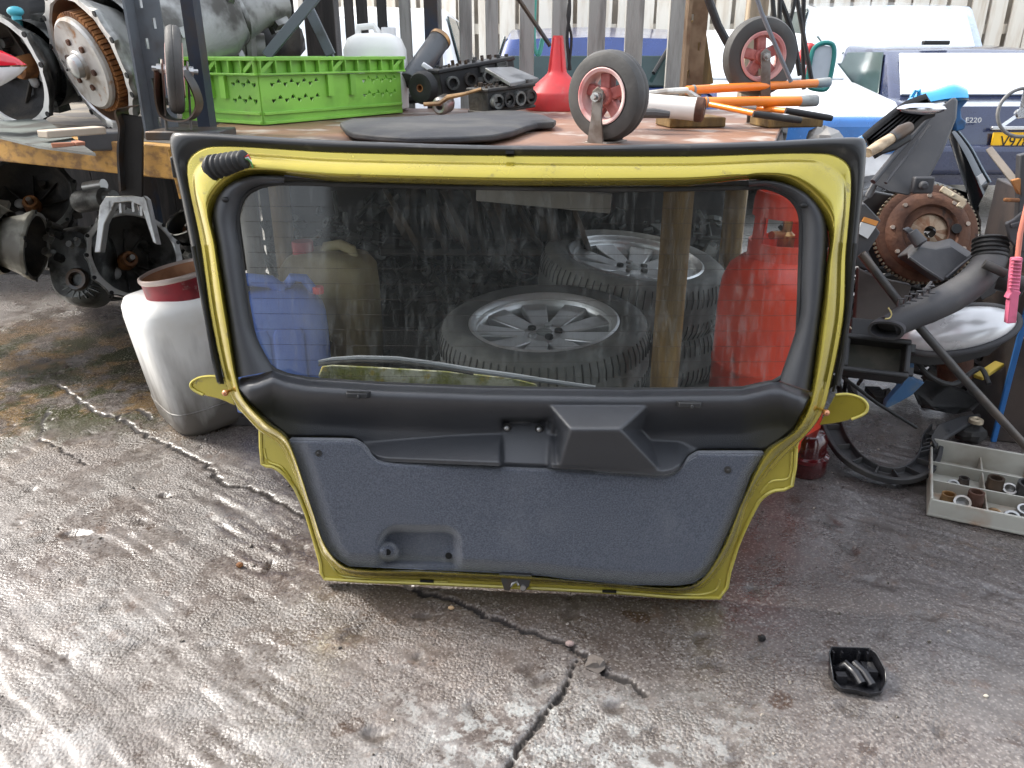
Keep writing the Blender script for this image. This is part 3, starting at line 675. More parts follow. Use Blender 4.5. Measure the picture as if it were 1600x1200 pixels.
# ------------------------------------------------------------ cars
def text_mesh(txt, size, name, m, parent, M, ext=.002, sx=1.0):
    cu = bpy.data.curves.new(name, 'FONT'); cu.body = txt; cu.size = size; cu.extrude = ext; cu.align_x = 'LEFT'
    o = bpy.data.objects.new(name, cu); COL.objects.link(o); bpy.context.view_layer.update()
    me_ = bpy.data.meshes.new_from_object(o.evaluated_get(bpy.context.evaluated_depsgraph_get())); bpy.data.objects.remove(o); bpy.data.curves.remove(cu)
    me_.name = name; me_.materials.clear(); me_.materials.append(m)
    k = bpy.data.objects.new(name, me_); COL.objects.link(k); k.parent = parent; k.matrix_local = M @ Matrix.Diagonal((sx, 1, 1, 1)); return k
WHEELV = {}
def car_thing(label, loc, rz, paint, body, cab, W=1.68, glass=None, name='parked_car', ghi=.9):
    """body / cab: side profiles (y along the car from its near end, z). near end at y=0 faces local -Y"""
    t = thing(name, label, 'car', loc, (0, 0, rz)); Lc = max(p[0] for p in body)
    mb = MB(); n = len(body); rings = []
    for x, k in ((-.5, .90), (-.485, .97), (-.44, 1), (-.2, 1.012), (0, 1.016), (.2, 1.012), (.44, 1), (.485, .97), (.5, .90)):
        cy = Lc/2; cz = .55
        rings.append([(x*W, cy + (p[0]-cy)*(1 - (1-k)*.35), cz + (p[1]-cz)*k) for p in body])
    mb.loft(rings, True, True, True); mb.build('body', paint, t, 50)
    mb = MB(); rings = []; zb = min(p[1] for p in cab); zt = max(p[1] for p in cab)
    for x in (-1, -.96, -.85, 0, .85, .96, 1):
        ring = []
        for y, z in cab:
            f = (z - zb)/(zt - zb); hw = W/2*(.93 - .17*f); ring.append((hw*x, y, z - (.02 if abs(x) == 1 else 0) + .02*(1 - x*x)*f))
        rings.append(ring)
    mb.loft(rings, True, True, True); mb.build('cabin', paint, t, 40)
    # windows: near, far and side panes set just proud of the cabin skin
    cy = sum(p[0] for p in cab)/len(cab)
    def at_z(pa, pb, f): return (pa[0] + (pb[0]-pa[0])*f, pa[1] + (pb[1]-pa[1])*f)
    pn0, pn1 = cab[0], cab[1]; pf0, pf1 = cab[-1], cab[-2]
    for a, b, s, nm in ((pn0, pn1, -1, 'windscreen'), (pf0, pf1, 1, 'windscreen')):
        lo, hi = at_z(a, b, .1), at_z(a, b, ghi); f0 = (lo[1]-zb)/(zt-zb); f1 = (hi[1]-zb)/(zt-zb)
        w0 = W/2*(.93-.17*f0)*.90; w1 = W/2*(.93-.17*f1)*.88
        q = [(-w0, lo[0], lo[1]), (w0, lo[0], lo[1]), (w1, hi[0], hi[1]+.02), (-w1, hi[0], hi[1]+.02)]
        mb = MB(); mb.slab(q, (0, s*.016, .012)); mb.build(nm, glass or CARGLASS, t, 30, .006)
    for s in (-1, 1):
        fr_ = [(.06, .47), (.53, .93)]
        for a, b in fr_:
            q = []
            for g, fz in ((a, .12), (b, .12), (b, .88), (a, .88)):
                near_ = at_z(pn0, pn1, fz); far_ = at_z(pf0, pf1, fz); y = near_[0] + (far_[0]-near_[0])*g; z = zb + (zt-zb)*fz
                q.append((s*(W/2*(.93-.17*fz) + .004), y, z))
            mb = MB(); mb.slab(q, (s*.01, 0, 0)); mb.build('side_window', CARGLASS, t, 30, .004)
    for s in (-1, 1):
        for y in (.78, Lc - .8):
            mb = MB(); Mx = Matrix.Rotation(R(90), 3, 'Y'); mb.lathe([(.16, -.09), (.29, -.095), (.305, -.07), (.305, .07), (.29, .095), (.16, .09)], 28, (s*(W/2-.09), y, .305), Mx); w = mb.build('wheel', TYRE, t)
            mb = MB(); mb.disc(.17, .17, 20, (s*(W/2-.09), y, .305), Mx); mb.build('rim', ALLOY, w)
    mb = MB(); mb.box((0, -.02, .42), (W*.93, .14, .2)); mb.build('bumper', paint, t, 30, .04, 3)
    return t
# dark blue saloon, boot towards the camera (right edge)
sp = P(1545, 190, 5.2)
sal = car_thing('dark blue saloon with a yellow V978 number plate, boot towards the camera', (3.52, 5.7, 0), 0, NAVY,
    [(0,.25),(-.03,.42),(.0,.66),(.05,.76),(.45,.80),(2.9,.78),(4.1,.68),(4.3,.5),(4.3,.25),(3.4,.18),(.8,.18)], [(.40,.78),(.86,1.10),(1.7,1.15),(2.4,1.12),(3.1,.77)], 1.74, GLAREGLASS, name='parked_saloon_car')
pl = PX((sp.x, 5.2, .7))
mb = MB(); mb.box((0, -.05, .545), (.53, .012, .115)); npl = mb.build('number_plate', PLATEY, sal, 30, .008)
text_mesh('V978', .105, 'plate_lettering', INK, npl, Matrix.Translation((-.21, -.058, .507)) @ Matrix.Rotation(R(90), 4, 'X'), .001, .9)
mb = MB(); mb.box((0.02, -.055, .63), (.62, .03, .025)); mb.build('plate_trim', CHROME, sal, 30, .006)
text_mesh('E220', .046, 'boot_badge', CHROME, sal, Matrix.Translation((-.47, -.045, .665)) @ Matrix.Rotation(R(90), 4, 'X'), .003, 1.2)
for s in (-1, 1):
    mb = MB(); mb.box((s*.74, -.035, .58), (.2, .05, .13)); mb.build('rear_light', REDLENS, sal, 30, .015)
mb = MB(); mb.box((-.28, .95, 1.17), (.2, .05, .03)); mb.build('roof_aerial', INK, sal, 30, .008)
# blue hatchback in front of it, body coloured white for the bonnet glare
bp_ = P(1292, 165, 5.6)
hat = car_thing('blue hatchback with a white body colour standing in for daylight glare', (1.93, 5.5, 0), 0, WHITE,
    [(0,.3),(-.04,.5),(.02,.68),(.2,.80),(.95,.90),(3.3,.92),(3.7,.85),(3.75,.3),(3.0,.2),(.7,.2)], [(.85,.88),(1.5,1.22),(2.2,1.27),(3.2,1.24),(3.68,.9)], 1.36, GLAREGLASS, name='parked_hatchback_car')
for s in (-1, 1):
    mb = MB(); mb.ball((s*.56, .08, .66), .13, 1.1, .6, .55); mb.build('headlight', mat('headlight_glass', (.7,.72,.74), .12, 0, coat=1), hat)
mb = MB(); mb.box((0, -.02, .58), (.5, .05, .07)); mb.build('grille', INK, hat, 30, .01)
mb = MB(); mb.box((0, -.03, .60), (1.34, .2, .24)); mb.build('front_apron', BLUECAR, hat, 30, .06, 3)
# pale silver-blue car behind both
vp = P(1390, 60, 7.4)
van = car_thing('pale silver car parked farthest back against the board fence', (vp.x, 7.2, 0), R(-8), PALEBLUE,
    [(0,.32),(-.03,.6),(.03,.85),(.2,.98),(2.9,.96),(3.9,.84),(4.0,.32),(3.2,.2),(.7,.2)], [(.08,.95),(.42,1.46),(1.3,1.53),(2.2,1.48),(3.1,.95)], 1.7, GLAREGLASS, name='parked_estate_car')
# royal blue hatchback behind the slat fence
rp = P(1010, 100, 5.0)
rb = car_thing('royal blue hatchback with a rear wiper behind the grey slat fence', (.52, 4.95, 0), 0, DKBLUE,
    [(0,.3),(-.04,.5),(.0,.75),(.06,.90),(3.0,.9),(3.6,.8),(3.7,.3),(3.0,.2),(.7,.2)], [(.04,.88),(.22,1.17),(.75,1.235),(2.0,1.23),(2.9,.88)], 1.42, name='parked_city_car', ghi=.6)
mb = MB(); mb.tube([(.40,.13,1.13),(.33,.06,1.03),(.30,.02,.99)], .012, 8); mb.build('rear_wiper', INK, rb)
mb = MB(); mb.box((.48, .10, 1.11), (.06, .03, .06)); mb.build('sticker', mat('yellow_sticker', (.8, .6, .1)), rb)
# white car bonnet seen between the slats
wp_ = P(735, 80, 5.4)
wc = car_thing('white car glimpsed between the slats behind the engine parts', (wp_.x - .82, 5.3, 0), 0, WHITE,
    [(0,.3),(-.04,.5),(.0,.75),(.1,.93),(3.2,.9),(3.6,.8),(3.7,.3),(3.0,.2),(.7,.2)], [(.1,.9),(.4,1.3),(.9,1.38),(2.1,1.36),(3.0,.9)], 1.66, GLAREGLASS, name='parked_small_car')

# ------------------------------------------------------------ slat fence behind the bench
FD = 3.35
sf = thing('slat_fence', 'weathered grey vertical slat fence standing right behind the workbench', 'fence', (0, FD, 0))
for k, (a, b) in enumerate(((540,554),(558,575),(587,602),(627,645),(666,690),(715,735),(762,782),(810,833),(863,887),(918,945),(978,1006),(1043,1072))):
    p0, p1 = P(a, 40, FD), P(b, 40, FD); w = p1.x - p0.x
    mb = MB(); mb.box((0, 0, 1.2), (w, .022, 2.1)); o = mb.build('slat', WOODG if k > 2 else WOODD, sf, 30, .004)  # left slats take the darker wood to stand for shade
    o.location = ((p0.x + p1.x)/2, random.uniform(-.01, .01), random.uniform(-.05, .05)); o.rotation_euler = (random.uniform(-.01, .01), random.uniform(-.008, .008), random.uniform(-.05, .05))
for z in (.45, 1.9):
    mb = MB(); mb.box((.0, .04, z), (1.5, .05, .08)); mb.build('rail', WOODG, sf, 30, .004)
df = thing('picket_fence', 'picket fence coloured black for shade, with one thick post, above the rack on the left', 'fence', (0, 3.9, 0))  # shade put into the picket colour
for a, b in ((330,345),(356,369),(380,393),(412,427),(447,460),(480,527)):
    p0, p1 = P(a, 30, 3.9), P(b, 30, 3.9); w = p1.x - p0.x
    mb = MB(); mb.box(((p0.x+p1.x)/2, 0, 1.2), (w, .03 if w < .1 else .12, 2.2)); mb.build('picket' if w < .1 else 'post', WOODD, df, 30, .004)
mb = MB(); mb.box((-1.2, .04, .9), (1.0, .04, .09)); mb.build('rail', WOODD, df, 30, .004)
# posts of the framework right of the fence
def perforated_post(name, label, cat, a, b, w, t_, m, hole=.011, pitch=.05, holes=True):
    a, b = Vector(a), Vector(b); th = thing(name, label, cat, a); d = b - a; L_ = d.length
    th.rotation_euler = d.to_track_quat('Z', 'Y').to_euler()
    mb = MB(); mb.box((0, 0, L_/2), (w, t_, L_)); o = mb.build('flange', m, th, 30)
    c = MB()
    for k in range(int(L_/pitch)):
        c.box((-.2*w if k % 2 else .2*w, 0, .03 + k*pitch), (hole*.5, t_*3, hole*1.5))
    if holes: cut(o, c)
    mb = MB(); mb.box((w/2, t_*.5 + w*.4, L_/2), (t_, w*.8, L_)); mb.build('flange', m, th, 30)
    return th
p0 = P(1080, 135, 3.05); p1 = P(1081, 0, 3.05)
perforated_post('angle_post', 'rusty brown perforated angle post at the end of the slat fence', 'post', (p0.x, 3.05, .1), (p0.x, 3.05, 2.2), .075, .012, mat('brown_rusted_steel', (.26,.18,.11), .75, .2, c2=(.15,.09,.05), sc=8), .018, .09)
mb = MB(); mb.beam(P(1103,133,3.1), P(1088,30,3.1), .05, .03, (0,1,0)); mb.beam(P(1070,133,3.1), P(1096,75,3.1), .03, .03, (0,1,0)); tag(mb.build('timber_brace', WOODB, None, 30, .003), 'narrow brown timber brace beside the rusty angle post', 'brace')
pp = P(1181, 30, 4.2); mb = MB(); mb.box((pp.x, 4.2, 1.0), (.09, .08, 2.6)); tag(mb.build('timber_post', mat('tan_grey_post', (.34,.27,.19), .8, 0, c2=(.2,.15,.1), sc=4, stretch=(6,6,.7)), None, 30, .006), 'brown square timber post behind the rear castor wheel', 'post')
mb = MB(); mb.tube([P(1100,-20,2.75), P(1122,40,2.75), P(1152,95,2.75)], .013, 10); tag(mb.build('black_pole', BLK, None), 'straight black pole slanting down to the rear castor wheel', 'pole')
mb = MB(); mb.tube([P(1177,-20,2.3), P(1190,20,2.3), P(1207,60,2.3), P(1236,128,2.3)], .0058, 8); tag(mb.build('grey_cable', mat('grey_cable_sheath', (.16,.17,.19), .5), None), 'thin grey cable crossing the rear castor wheel', 'cable')
for k, (pts, r_, lab) in enumerate((
    ([(1206,-20),(1209,20),(1215,60),(1222,120)], .007, 'leftmost black cable hanging right of the rear castor wheel'),
    ([(1219,-20),(1218,30),(1220,80),(1226,130)], .007, 'straight black cable hanging second from the castor wheel'),
    ([(1211,-20),(1228,22),(1240,60),(1250,118)], .008, 'thick black cable bowing right across the other hanging cables'),
    ([(1245,-20),(1240,10),(1230,50),(1226,60)], .006, 'black cable leaning left across the hanging bunch'),
    ([(1242,-20),(1250,25),(1260,80),(1268,125)], .007, 'black cable slanting down to the right in the hanging bunch'),
    ([(1256,-20),(1255,40),(1255,90),(1256,140)], .007, 'rightmost upright black cable of the hanging bunch'))):
    mb = MB(); mb.tube([P(x, y, 2.55 + .02*k) for x, y in [tuple(p) for p in cr(pts, 4)]], r_, 8); tag(mb.build('black_cable', RUBBER, None), lab, 'cable', 'black cables hanging behind the bench')
mb = MB(); mb.tube([P(x, y, 3.2) for x, y in [tuple(p) for p in cr([(889,-20),(890,20),(886,60),(891,110)], 4)]], .006, 6)
mb.tube([P(x, y, 3.2) for x, y in [tuple(p) for p in cr([(894,-20),(887,25),(893,60),(888,110)], 4)]], .005, 6); tag(mb.build('twisted_cable', RUBBER, None), 'twisted black cable hanging down a slat behind the red funnel', 'cable')
mb = MB(); mb.tube([P(x, y, 3.5) for x, y in [tuple(p) for p in cr([(836,-10),(834,40),(835,75),(842,85),(848,60)], 5)]], .009, 8); tag(mb.build('turquoise_rope', TURQ, None), 'turquoise rope looped between two grey slats', 'rope')
mb = MB(); mb.tube([P(808,-5,3.25), P(860,72,3.25)], .008, 8); tag(mb.build('thin_rod', DARKMETAL, None), 'thin dark rod slanting across the slats towards the red funnel', 'rod')
# red cap and teal frame behind the cables
mb = MB(); c = P(1262,84,2.75); mb.box(c, (.045,.06,.06), Matrix.Rotation(.5,3,'Y').to_4x4()); mb.box(c + Vector((.02,0,-.06)), (.03,.05,.08)); tag(mb.build('red_plastic_cap', REDPL, None, 30, .012, 3), 'small red plastic cap behind the hanging black cables', 'cap')
tq = thing('teal_mirror', 'small teal framed mirror right of the hanging cables', 'mirror', M=frame(P(1281,100,2.7), (-.2,-1,.1), (1,0,0)))
mb = MB(); mb.tube([(x, y, 0) for x, y in [tuple(p) for p in cr([(-.03,-.06),(-.025,.04),(0,.06),(.032,.055),(.04,.02),(.03,-.07),(0,-.075)], 4, True)]] , .007, 8); mb.build('mirror_frame', TEAL, tq)
mb = MB(); mb.prism([(-.03,-.06),(-.025,.04),(0,.055),(.03,.05),(.038,.02),(.028,-.07)], -.008, -.002); mb.build('mirror_glass', mat('mirror_silver', (.62,.68,.72), .2, .2), tq)

# ------------------------------------------------------------ workbench
BT = [(-.72, 1.80), (.53, 1.70), (.757, 2.35), (.98, 3.05), (-1.0, 3.15)]
be = thing('workbench', 'rusty steel topped workbench the tailgate leans against', 'workbench', (0, 0, 0))
mb = MB(); mb.prism(BT, ZB - .018, ZB); mb.build('steel_top', BENCH, be, 30, .003)
mb = MB()
for a, b in ((BT[0], BT[1]), (BT[1], BT[3]), (BT[3], BT[4]), (BT[4], BT[0])):
    mb.beam((*a, ZB - .042), (*b, ZB - .042), .05, .045)
fr2 = mb.build('under_frame', DIRT, be, 30, .003)
lx = P(1037, 450, 2.0)
for (x, y, m) in ((lx.x + .02, 2.0, WOODB), (P(394,372,2.62).x, 2.62, mat('pale_grey_leg', (.27,.25,.22), .7, 0, c2=(.18,.16,.13), sc=6)), (.8, 2.9, WOODB), (-.86, 3.0, WOODB)):
    mb = MB(); mb.tube([(x, y, 0), (x, y, ZB - .02)], .038 if m is WOODB else .03, 14); mb.build('leg', m, be)
mb = MB(); q0, q1 = P(745, 298, 2.35), P(955, 318, 2.3); mb.beam(q0, q1, .02, .055); mb.build('cross_board', mat('grey_board', (.3,.29,.27), .8), be, 30, .003)
mb = MB(); mb.box((.70, 2.32, ZB - .045), (.1, .62, .075), R(-17)); mb.build('side_rail', DIRT, be, 30, .006)
mb = MB(); c = G(1268, 208, ZB); mb.ball((.86, 2.3, ZB - .03), .045, 1.1, .9, .7, 9, 6); st = mb.build('stone_lump', STONE, None, 20, jitter=.006); tag(st, 'pale grey lump of stone at the right corner of the workbench', 'stone')

# green crate
th = R(57); cc = G(412, 197, ZB); CRM = Matrix.Translation((cc.x, cc.y, ZB + .002)) @ Matrix.Rotation(th, 4, 'Z')
cr_ = thing('crate', 'bright green plastic stacking crate with heart shaped vents on the bench', 'crate', M=CRM)
CL, CW, CH = .60, .36, .178
def wall(L_, H_, name, M, hearts):
    """side wall in local x (length) z (height), carved with vents"""
    b = MB(M); b.box((L_/2, .003, H_*.36), (L_ - .006, .006, H_*.72))
    o = b.build(name, GREEN, cr_, 30)
    for zz, hh in ((.17, .008), (.03, .008)):
        b = MB(M); b.box((L_/2, -.0015, H_*zz), (L_ - .012, .008, hh)); b.build('rib', GREEN, o, 30, .001)
    # carve hearts
    c = MB(M)
    for hx, hz, up in hearts:
        s = .0085
        pts = []
        for k in range(12):
            a = 2*math.pi*k/12; xx = 16*math.sin(a)**3/16; yy = (13*math.cos(a)-5*math.cos(2*a)-2*math.cos(3*a)-math.cos(4*a))/16
            pts.append((hx + s*xx, hz + s*yy*(1 if up else -1)))
        c.prism([(p[0], p[1]) for p in pts], -.03, .03, Matrix(((1,0,0,0),(0,0,-1,0),(0,1,0,0),(0,0,0,1))))
    cut(o, c)
    # lattice rim
    b = MB(M); b.box((L_/2, -.002, H_ - .006), (L_ + .02, .026, .010)); b.box((L_/2, -.008, H_*.745), (L_ + .01, .016, .006)); b.box((L_/2, .004, H_*.86), (L_, .004, H_*.26))
    n_ = int(L_/.05)
    for k in range(n_ + 1): b.box((L_*k/n_, -.007, H_*.87), (.005, .016, H_*.24))
    for k in (0, n_//2, n_-1):
        x0 = L_*k/n_; b.beam((x0, -.008, H_*.76), (x0 + L_/n_, -.008, H_*.97), .012, .004, (0,1,0))
    b.build('rim', GREEN, o, 30, .0015)
    b = MB(M)
    for x in (L_*.44, L_*.60): b.box((x, -.004, H_*.55), (.022, .012, H_*.34))
    split_loose(b.build('label_clip', GREEN, o, 30))
    return o
def hearts(L_):
    r = []
    for x0, x1 in ((.08, .36), (.70, .94)):
        for row, z in ((0, .60), (1, .36)):
            nh = 8 if L_ > .5 else 5
            for k in range(nh): r.append((L_*(x0 + (x1-x0)*k/(nh-1)), CH*(z + (.035 if k % 2 else -.01)), k % 2 == 0))
    return r
wall(CL, CH, 'side_wall', Matrix.Identity(4), hearts(CL))
wall(CW, CH, 'end_wall', Matrix.Translation((0, CW, 0)) @ Matrix.Rotation(R(-90), 4, 'Z'), hearts(CW))
wall(CL, CH, 'side_wall', Matrix.Translation((CL, CW, 0)) @ Matrix.Rotation(R(180), 4, 'Z'), hearts(CL))
wall(CW, CH, 'end_wall', Matrix.Translation((CL, 0, 0)) @ Matrix.Rotation(R(90), 4, 'Z'), hearts(CW))
mb = MB(); mb.box((CL/2, CW/2, .004), (CL - .012, CW - .012, .006)); mb.build('floor', GREEN, cr_, 30)
for k, (x, y, z, sx, sy, sz, lab) in enumerate(((.2,.16,.12,.22,.14,.1,'black plastic panel lying in the green crate near its front corner'), (.43,.2,.12,.18,.2,.11,'black plastic panel lying at the far end inside the green crate'))):
    mb = MB(CRM); mb.box((x, y, z*.6), (sx, sy, sz)); mb.box((x+.03, y, z*.6 + sz*.5), (sx*.6, sy*.4, .02)); o = mb.build('black_part', BLK, None, 30, .01); tag(o, lab, 'car part', 'parts in the green crate')

# castor wheels in upturned forks
def castor(label, M, rad, wid, hub_m, fork_h):
    t = thing('castor_wheel', label, 'castor wheel', M=M, group='castor wheels in upturned forks')
    Mx = Matrix.Rotation(R(90), 3, 'Y'); h = fork_h
    mb = MB(); w = wid/2
    mb.lathe([(rad*.60,-w*.8),(rad*.66,-w),(rad*.86,-w),(rad*.95,-w*.85),(rad,-w*.45),(rad*1.005,-w*.1),(rad*.992,0),(rad*1.005,w*.1),(rad,w*.45),(rad*.95,w*.85),(rad*.86,w),(rad*.66,w),(rad*.60,w*.8)], 48, (0,0,h), Mx); mb.build('tyre', CASTOR, t, 40)
    mb = MB(); mb.lathe([(rad*.60,-w*.95),(rad*.635,-w*1.06),(rad*.61,-w*1.1),(rad*.54,-w*1.0),(rad*.5,-w*.4),(rad*.5,w*.4),(rad*.54,w),(rad*.61,w*1.1),(rad*.635,w*1.06),(rad*.60,w*.95)], 40, (0,0,h), Mx); hb = mb.build('hub_rim', hub_m, t)
    mb = MB(); mb.disc(rad*.2, wid*1.05, 18, (0,0,h), Mx)
    for k in range(5):
        a = 2*math.pi*k/5 + .3; mb.beam((0, rad*.15*math.cos(a), h + rad*.15*math.sin(a)), (0, rad*.55*math.cos(a), h + rad*.55*math.sin(a)), rad*.26, wid*.5, (1,0,0))
    mb.build('spokes', mat('dark_red_spokes', (.3,.07,.06), .55, 0, c2=(.5,.2,.18), sc=14), hb, 30, .003)
    mb = MB(); s = w*1.45
    for sg in (-1, 1):
        mb.slab([(sg*s, -.020, -.002), (sg*s, .024, -.002), (sg*s, .015, h*.6), (sg*s, .014, h + .012), (sg*s, 0, h + .022), (sg*s, -.014, h + .012), (sg*s, -.012, h*.6)], (sg*.005, 0, 0))
    mb.box((0, 0, 0), (2*s + .01, .06, .006)); mb.build('fork', mat('worn_fork_steel', (.23,.21,.19), .5, .6, c2=(.13,.1,.08), sc=14), t, 30, .0015)
    mb = MB(); mb.disc(.011, 2*s + .03, 8, (0,0,h), Mx); mb.disc(.006, 2*s + .05, 10, (0,0,h), Mx); mb.build('axle_bolt', STEEL, t)
    return t
c = P(950, 150, 1.92); castor('grey tyred castor wheel nearest the camera, standing on the bench edge', Matrix.Translation((c.x, 1.92, ZB)) @ Matrix.Rotation(R(52), 4, 'Z'), .097, .055, PINKHUB, c.z - ZB)
c = P(1197, 88, 2.42); castor('black tyred castor wheel with pink hub at the back right of the bench', Matrix.Translation((c.x, 2.42, ZB)) @ Matrix.Rotation(R(-82), 4, 'Z') @ Matrix.Rotation(R(6),4,'X'), .104, .05, mat('pale_pink_hub', (.5,.2,.19), .55, 0, c2=(.6,.33,.3), sc=9), c.z - ZB)
c = P(266, 118, 1.98); castor('dark castor wheel seen edge on beside the rack post', Matrix.Translation((c.x, 1.98, ZB + .012)) @ Matrix.Rotation(R(20), 4, 'Z') @ Matrix.Rotation(R(5),4,'Y'), .096, .034, PINKHUB, c.z - ZB)
# U strap round the left castor
c = P(277, 150, 1.96); mb = MB(); s = [tuple(p) for p in cr([(248,112),(249,150),(256,178),(275,187),(298,184),(309,165),(303,140),(288,112)], 5)]
q = [P(x, y, 1.96) for x, y in s]; rings = [[p + Vector((0, dy, 0)) for p in q] for dy in (-.02, .025)]
mb.loft(rings + [[p + (p - c).normalized()*.004 for p in rings[1]], [p + (p - c).normalized()*.004 for p in rings[0]], rings[0]], False); tag(mb.build('steel_strap', DARKMETAL, None, 40), 'bent dark steel strap looped under the edge on castor wheel', 'strap')
mb = MB(); mb.box((c.x + .01, 1.99, ZB + .012), (.17, .13, .02)); tag(mb.build('base_plate', DARKMETAL, None, 30, .003), 'dark steel plate under the strap at the left end of the bench', 'plate')

# funnel, upside down
c = G(870, 172, ZB); fu = thing('funnel', 'red plastic funnel standing upside down on the bench', 'funnel', (c.x, c.y + .02, ZB))
mb = MB(); k = 1.03
mb.lathe([(.102*k,.004),(.106*k,.0),(.109*k,.004),(.107*k,.055),(.104*k,.062),(.045*k,.112),(.034*k,.124),(.030*k,.135),(.0165*k,.245),(.0145*k,.245),(.027*k,.135),(.03*k,.122),(.098*k,.06),(.102*k,.004)], 48)
fb = mb.build('body', REDPL, fu, 40)
mb = MB()
for a in range(4):
    t_ = a*math.pi/2 + .5; mb.beam((.034*k*math.cos(t_), .034*k*math.sin(t_), .128), (.018*k*math.cos(t_), .018*k*math.sin(t_), .238), .003, .006)
mb.build('spout_rib', REDPL, fu)
# black moulded trim lying on the bench
ol = [(531,192),(540,188),(640,184),(700,181),(745,176),(790,173),(820,174),(850,180),(869,188),(866,191),(840,192),(822,197),(800,205),(770,211),(720,214),(640,215),(590,212),(552,208),(540,203)]
mb = MB(); q = [G(x, y, ZB + .022) for x, y in ol]
cx = sum((p.x for p in q))/len(q); cy = sum((p.y for p in q))/len(q)
inn = [Vector((cx + (p.x-cx)*.9, cy + (p.y-cy)*.86, p.z + .006)) for p in q]; dn = [p - Vector((0, 0, .012)) for p in q]; dn2 = [Vector((cx + (p.x-cx)*.97, cy + (p.y-cy)*.95, ZB + .006)) for p in q]
mb.loft([dn2, dn, q, inn], True, True, True); tag(mb.build('trim_panel', mat('textured_dark_trim', (.035,.035,.038), .6, 0, c2=(.06,.058,.055), sc=8, bump=.4, bsc=260), None, 40, .003), 'long curved black plastic trim lying along the front of the bench', 'car trim')
# white canister behind the crate
c = P(592, 60, 3.1); cn = thing('canister', 'white plastic canister standing behind the green crate', 'canister', (c.x, 3.0, ZB))
def superloft(prof, e=.35, n=28, rot=0):
    """prof: (half x, half y, z) rounded boxes"""
    rings = []
    for a, b, z in prof:
        ring = []
        for j in range(n):
            t_ = 2*math.pi*j/n + rot; c_, s_ = math.cos(t_), math.sin(t_)
            ring.append((a*math.copysign(abs(c_)**e, c_), b*math.copysign(abs(s_)**e, s_), z))
        rings.append(ring)
    return rings
mb = MB(); mb.loft(superloft([(.09,.06,0),(.105,.07,.01),(.108,.072,.12),(.105,.07,.20),(.09,.06,.235),(.06,.045,.25),(.02,.02,.252)], .5), True, True, True); mb.build('body', WHITEPL, cn, 50)
mb = MB(); mb.disc(.025, .03, 16, (.05, 0, .255)); mb.build('cap', WHITE, cn)
mb = MB(); mb.tube([(-.06,0,.23),(-.05,0,.27),(.0,0,.275),(.02,0,.245)], .012, 8); mb.build('handle', WHITEPL, cn)

# engine parts heaped at the back of the bench
c0 = thing('hydraulic_cylinder', 'dark grey steel tube leaning up behind the end of the green crate', 'tube', M=frame(P(640,128,2.95), P(690,58,3.1) - P(640,128,2.95), (1,0,0)))
Lt = (P(690,58,3.1) - P(640,128,2.95)).length
mb = MB(); mb.lathe([(0,0),(.036,0),(.038,.004),(.038,Lt-.01),(.034,Lt),(.022,Lt),(.022,Lt-.02),(0,Lt-.02)], 24); mb.build('barrel', mat('grey_tube_paint', (.10,.105,.11), .4, .3, c2=(.05,.05,.05), sc=9), c0)
mb = MB(); mb.lathe([(.0385,Lt-.02),(.040,Lt-.02),(.040,Lt-.006),(.0385,Lt-.006)], 24); mb.build('end_collar', BRASS, c0)
c1 = thing('rubber_damper', 'round black rubber damper disc with a centre hole beside the green crate', 'damper', M=frame(P(661,137,2.8), img_axis(661,137,35,-.8,.1), (1,0,0)))
mb = MB(); mb.lathe([(.011,.018),(.014,.02),(.045,.018),(.052,.006),(.052,-.012),(.045,-.02),(.011,-.018),(.011,.018)], 28); mb.build('disc', RUBBER, c1, 40)
mb = MB(); mb.lathe([(.009,.019),(.0125,.0195),(.0125,-.019),(.009,-.019),(.009,.019)], 18); mb.build('bush', RUSTOR, c1)
def engine_block(name, label, cat, M, L_, W_, H_, m, seed):
    rr = random.Random(seed); t = thing(name, label, cat, M=M)
    mb = MB(); mb.box((L_/2, 0, H_/2), (L_, W_, H_)); mb.box((L_/2, 0, H_*.98), (L_*1.03, W_*1.12, H_*.16)); mb.box((L_/2, 0, H_*.06), (L_*1.02, W_*1.1, H_*.12)); mb.build('casting', m, t, 30, .004)
    mb = MB()
    for k in range(9): mb.tube([(L_*(.06+k*.11), -W_*.3, H_), (L_*(.06+k*.11), -W_*.3, H_*(1.12+.1*rr.random()))], rr.uniform(.004,.008), 8); mb.tube([(L_*(.1+k*.1), W_*.3, H_), (L_*(.1+k*.1), W_*.3, H_*(1.1+.14*rr.random()))], rr.uniform(.004,.009), 8)
    split_loose(mb.build('stud', DARKMETAL, t))
    for k in range(4):
        mb = MB(); x = L_*(.14 + .24*k); mb.lathe([(W_*.15, 0), (W_*.22, 0), (W_*.22, .018), (W_*.15, .018), (W_*.14, -.0), (W_*.15, 0)], 16, (x, -W_*.5, H_*.5), Matrix.Rotation(R(90), 3, 'X')); mb.build('port', DIRT if k % 2 else ALUD, t)
    mb = MB()
    for k in range(7): mb.box((rr.uniform(.05,.95)*L_, -W_*.52, rr.uniform(.15,.85)*H_), (rr.uniform(.01,.04), .02, rr.uniform(.008,.02)))
    split_loose(mb.build('boss', ALUD, t, 30)); return t
a, b = P(684,128,2.85), P(790,108,2.95); engine_block('cylinder_head', 'long black cylinder head at the back of the bench', 'engine part', aim((a.x, a.y, ZB + .05), b - a), .27, .10, .085, BLK, 3)
a, b = P(748,148,2.62), P(822,138,2.75); engine_block('manifold', 'short greasy black manifold casting left of the red funnel', 'engine part', aim((a.x, a.y, ZB + .015), b - a), .19, .1, .07, DIRT, 4)
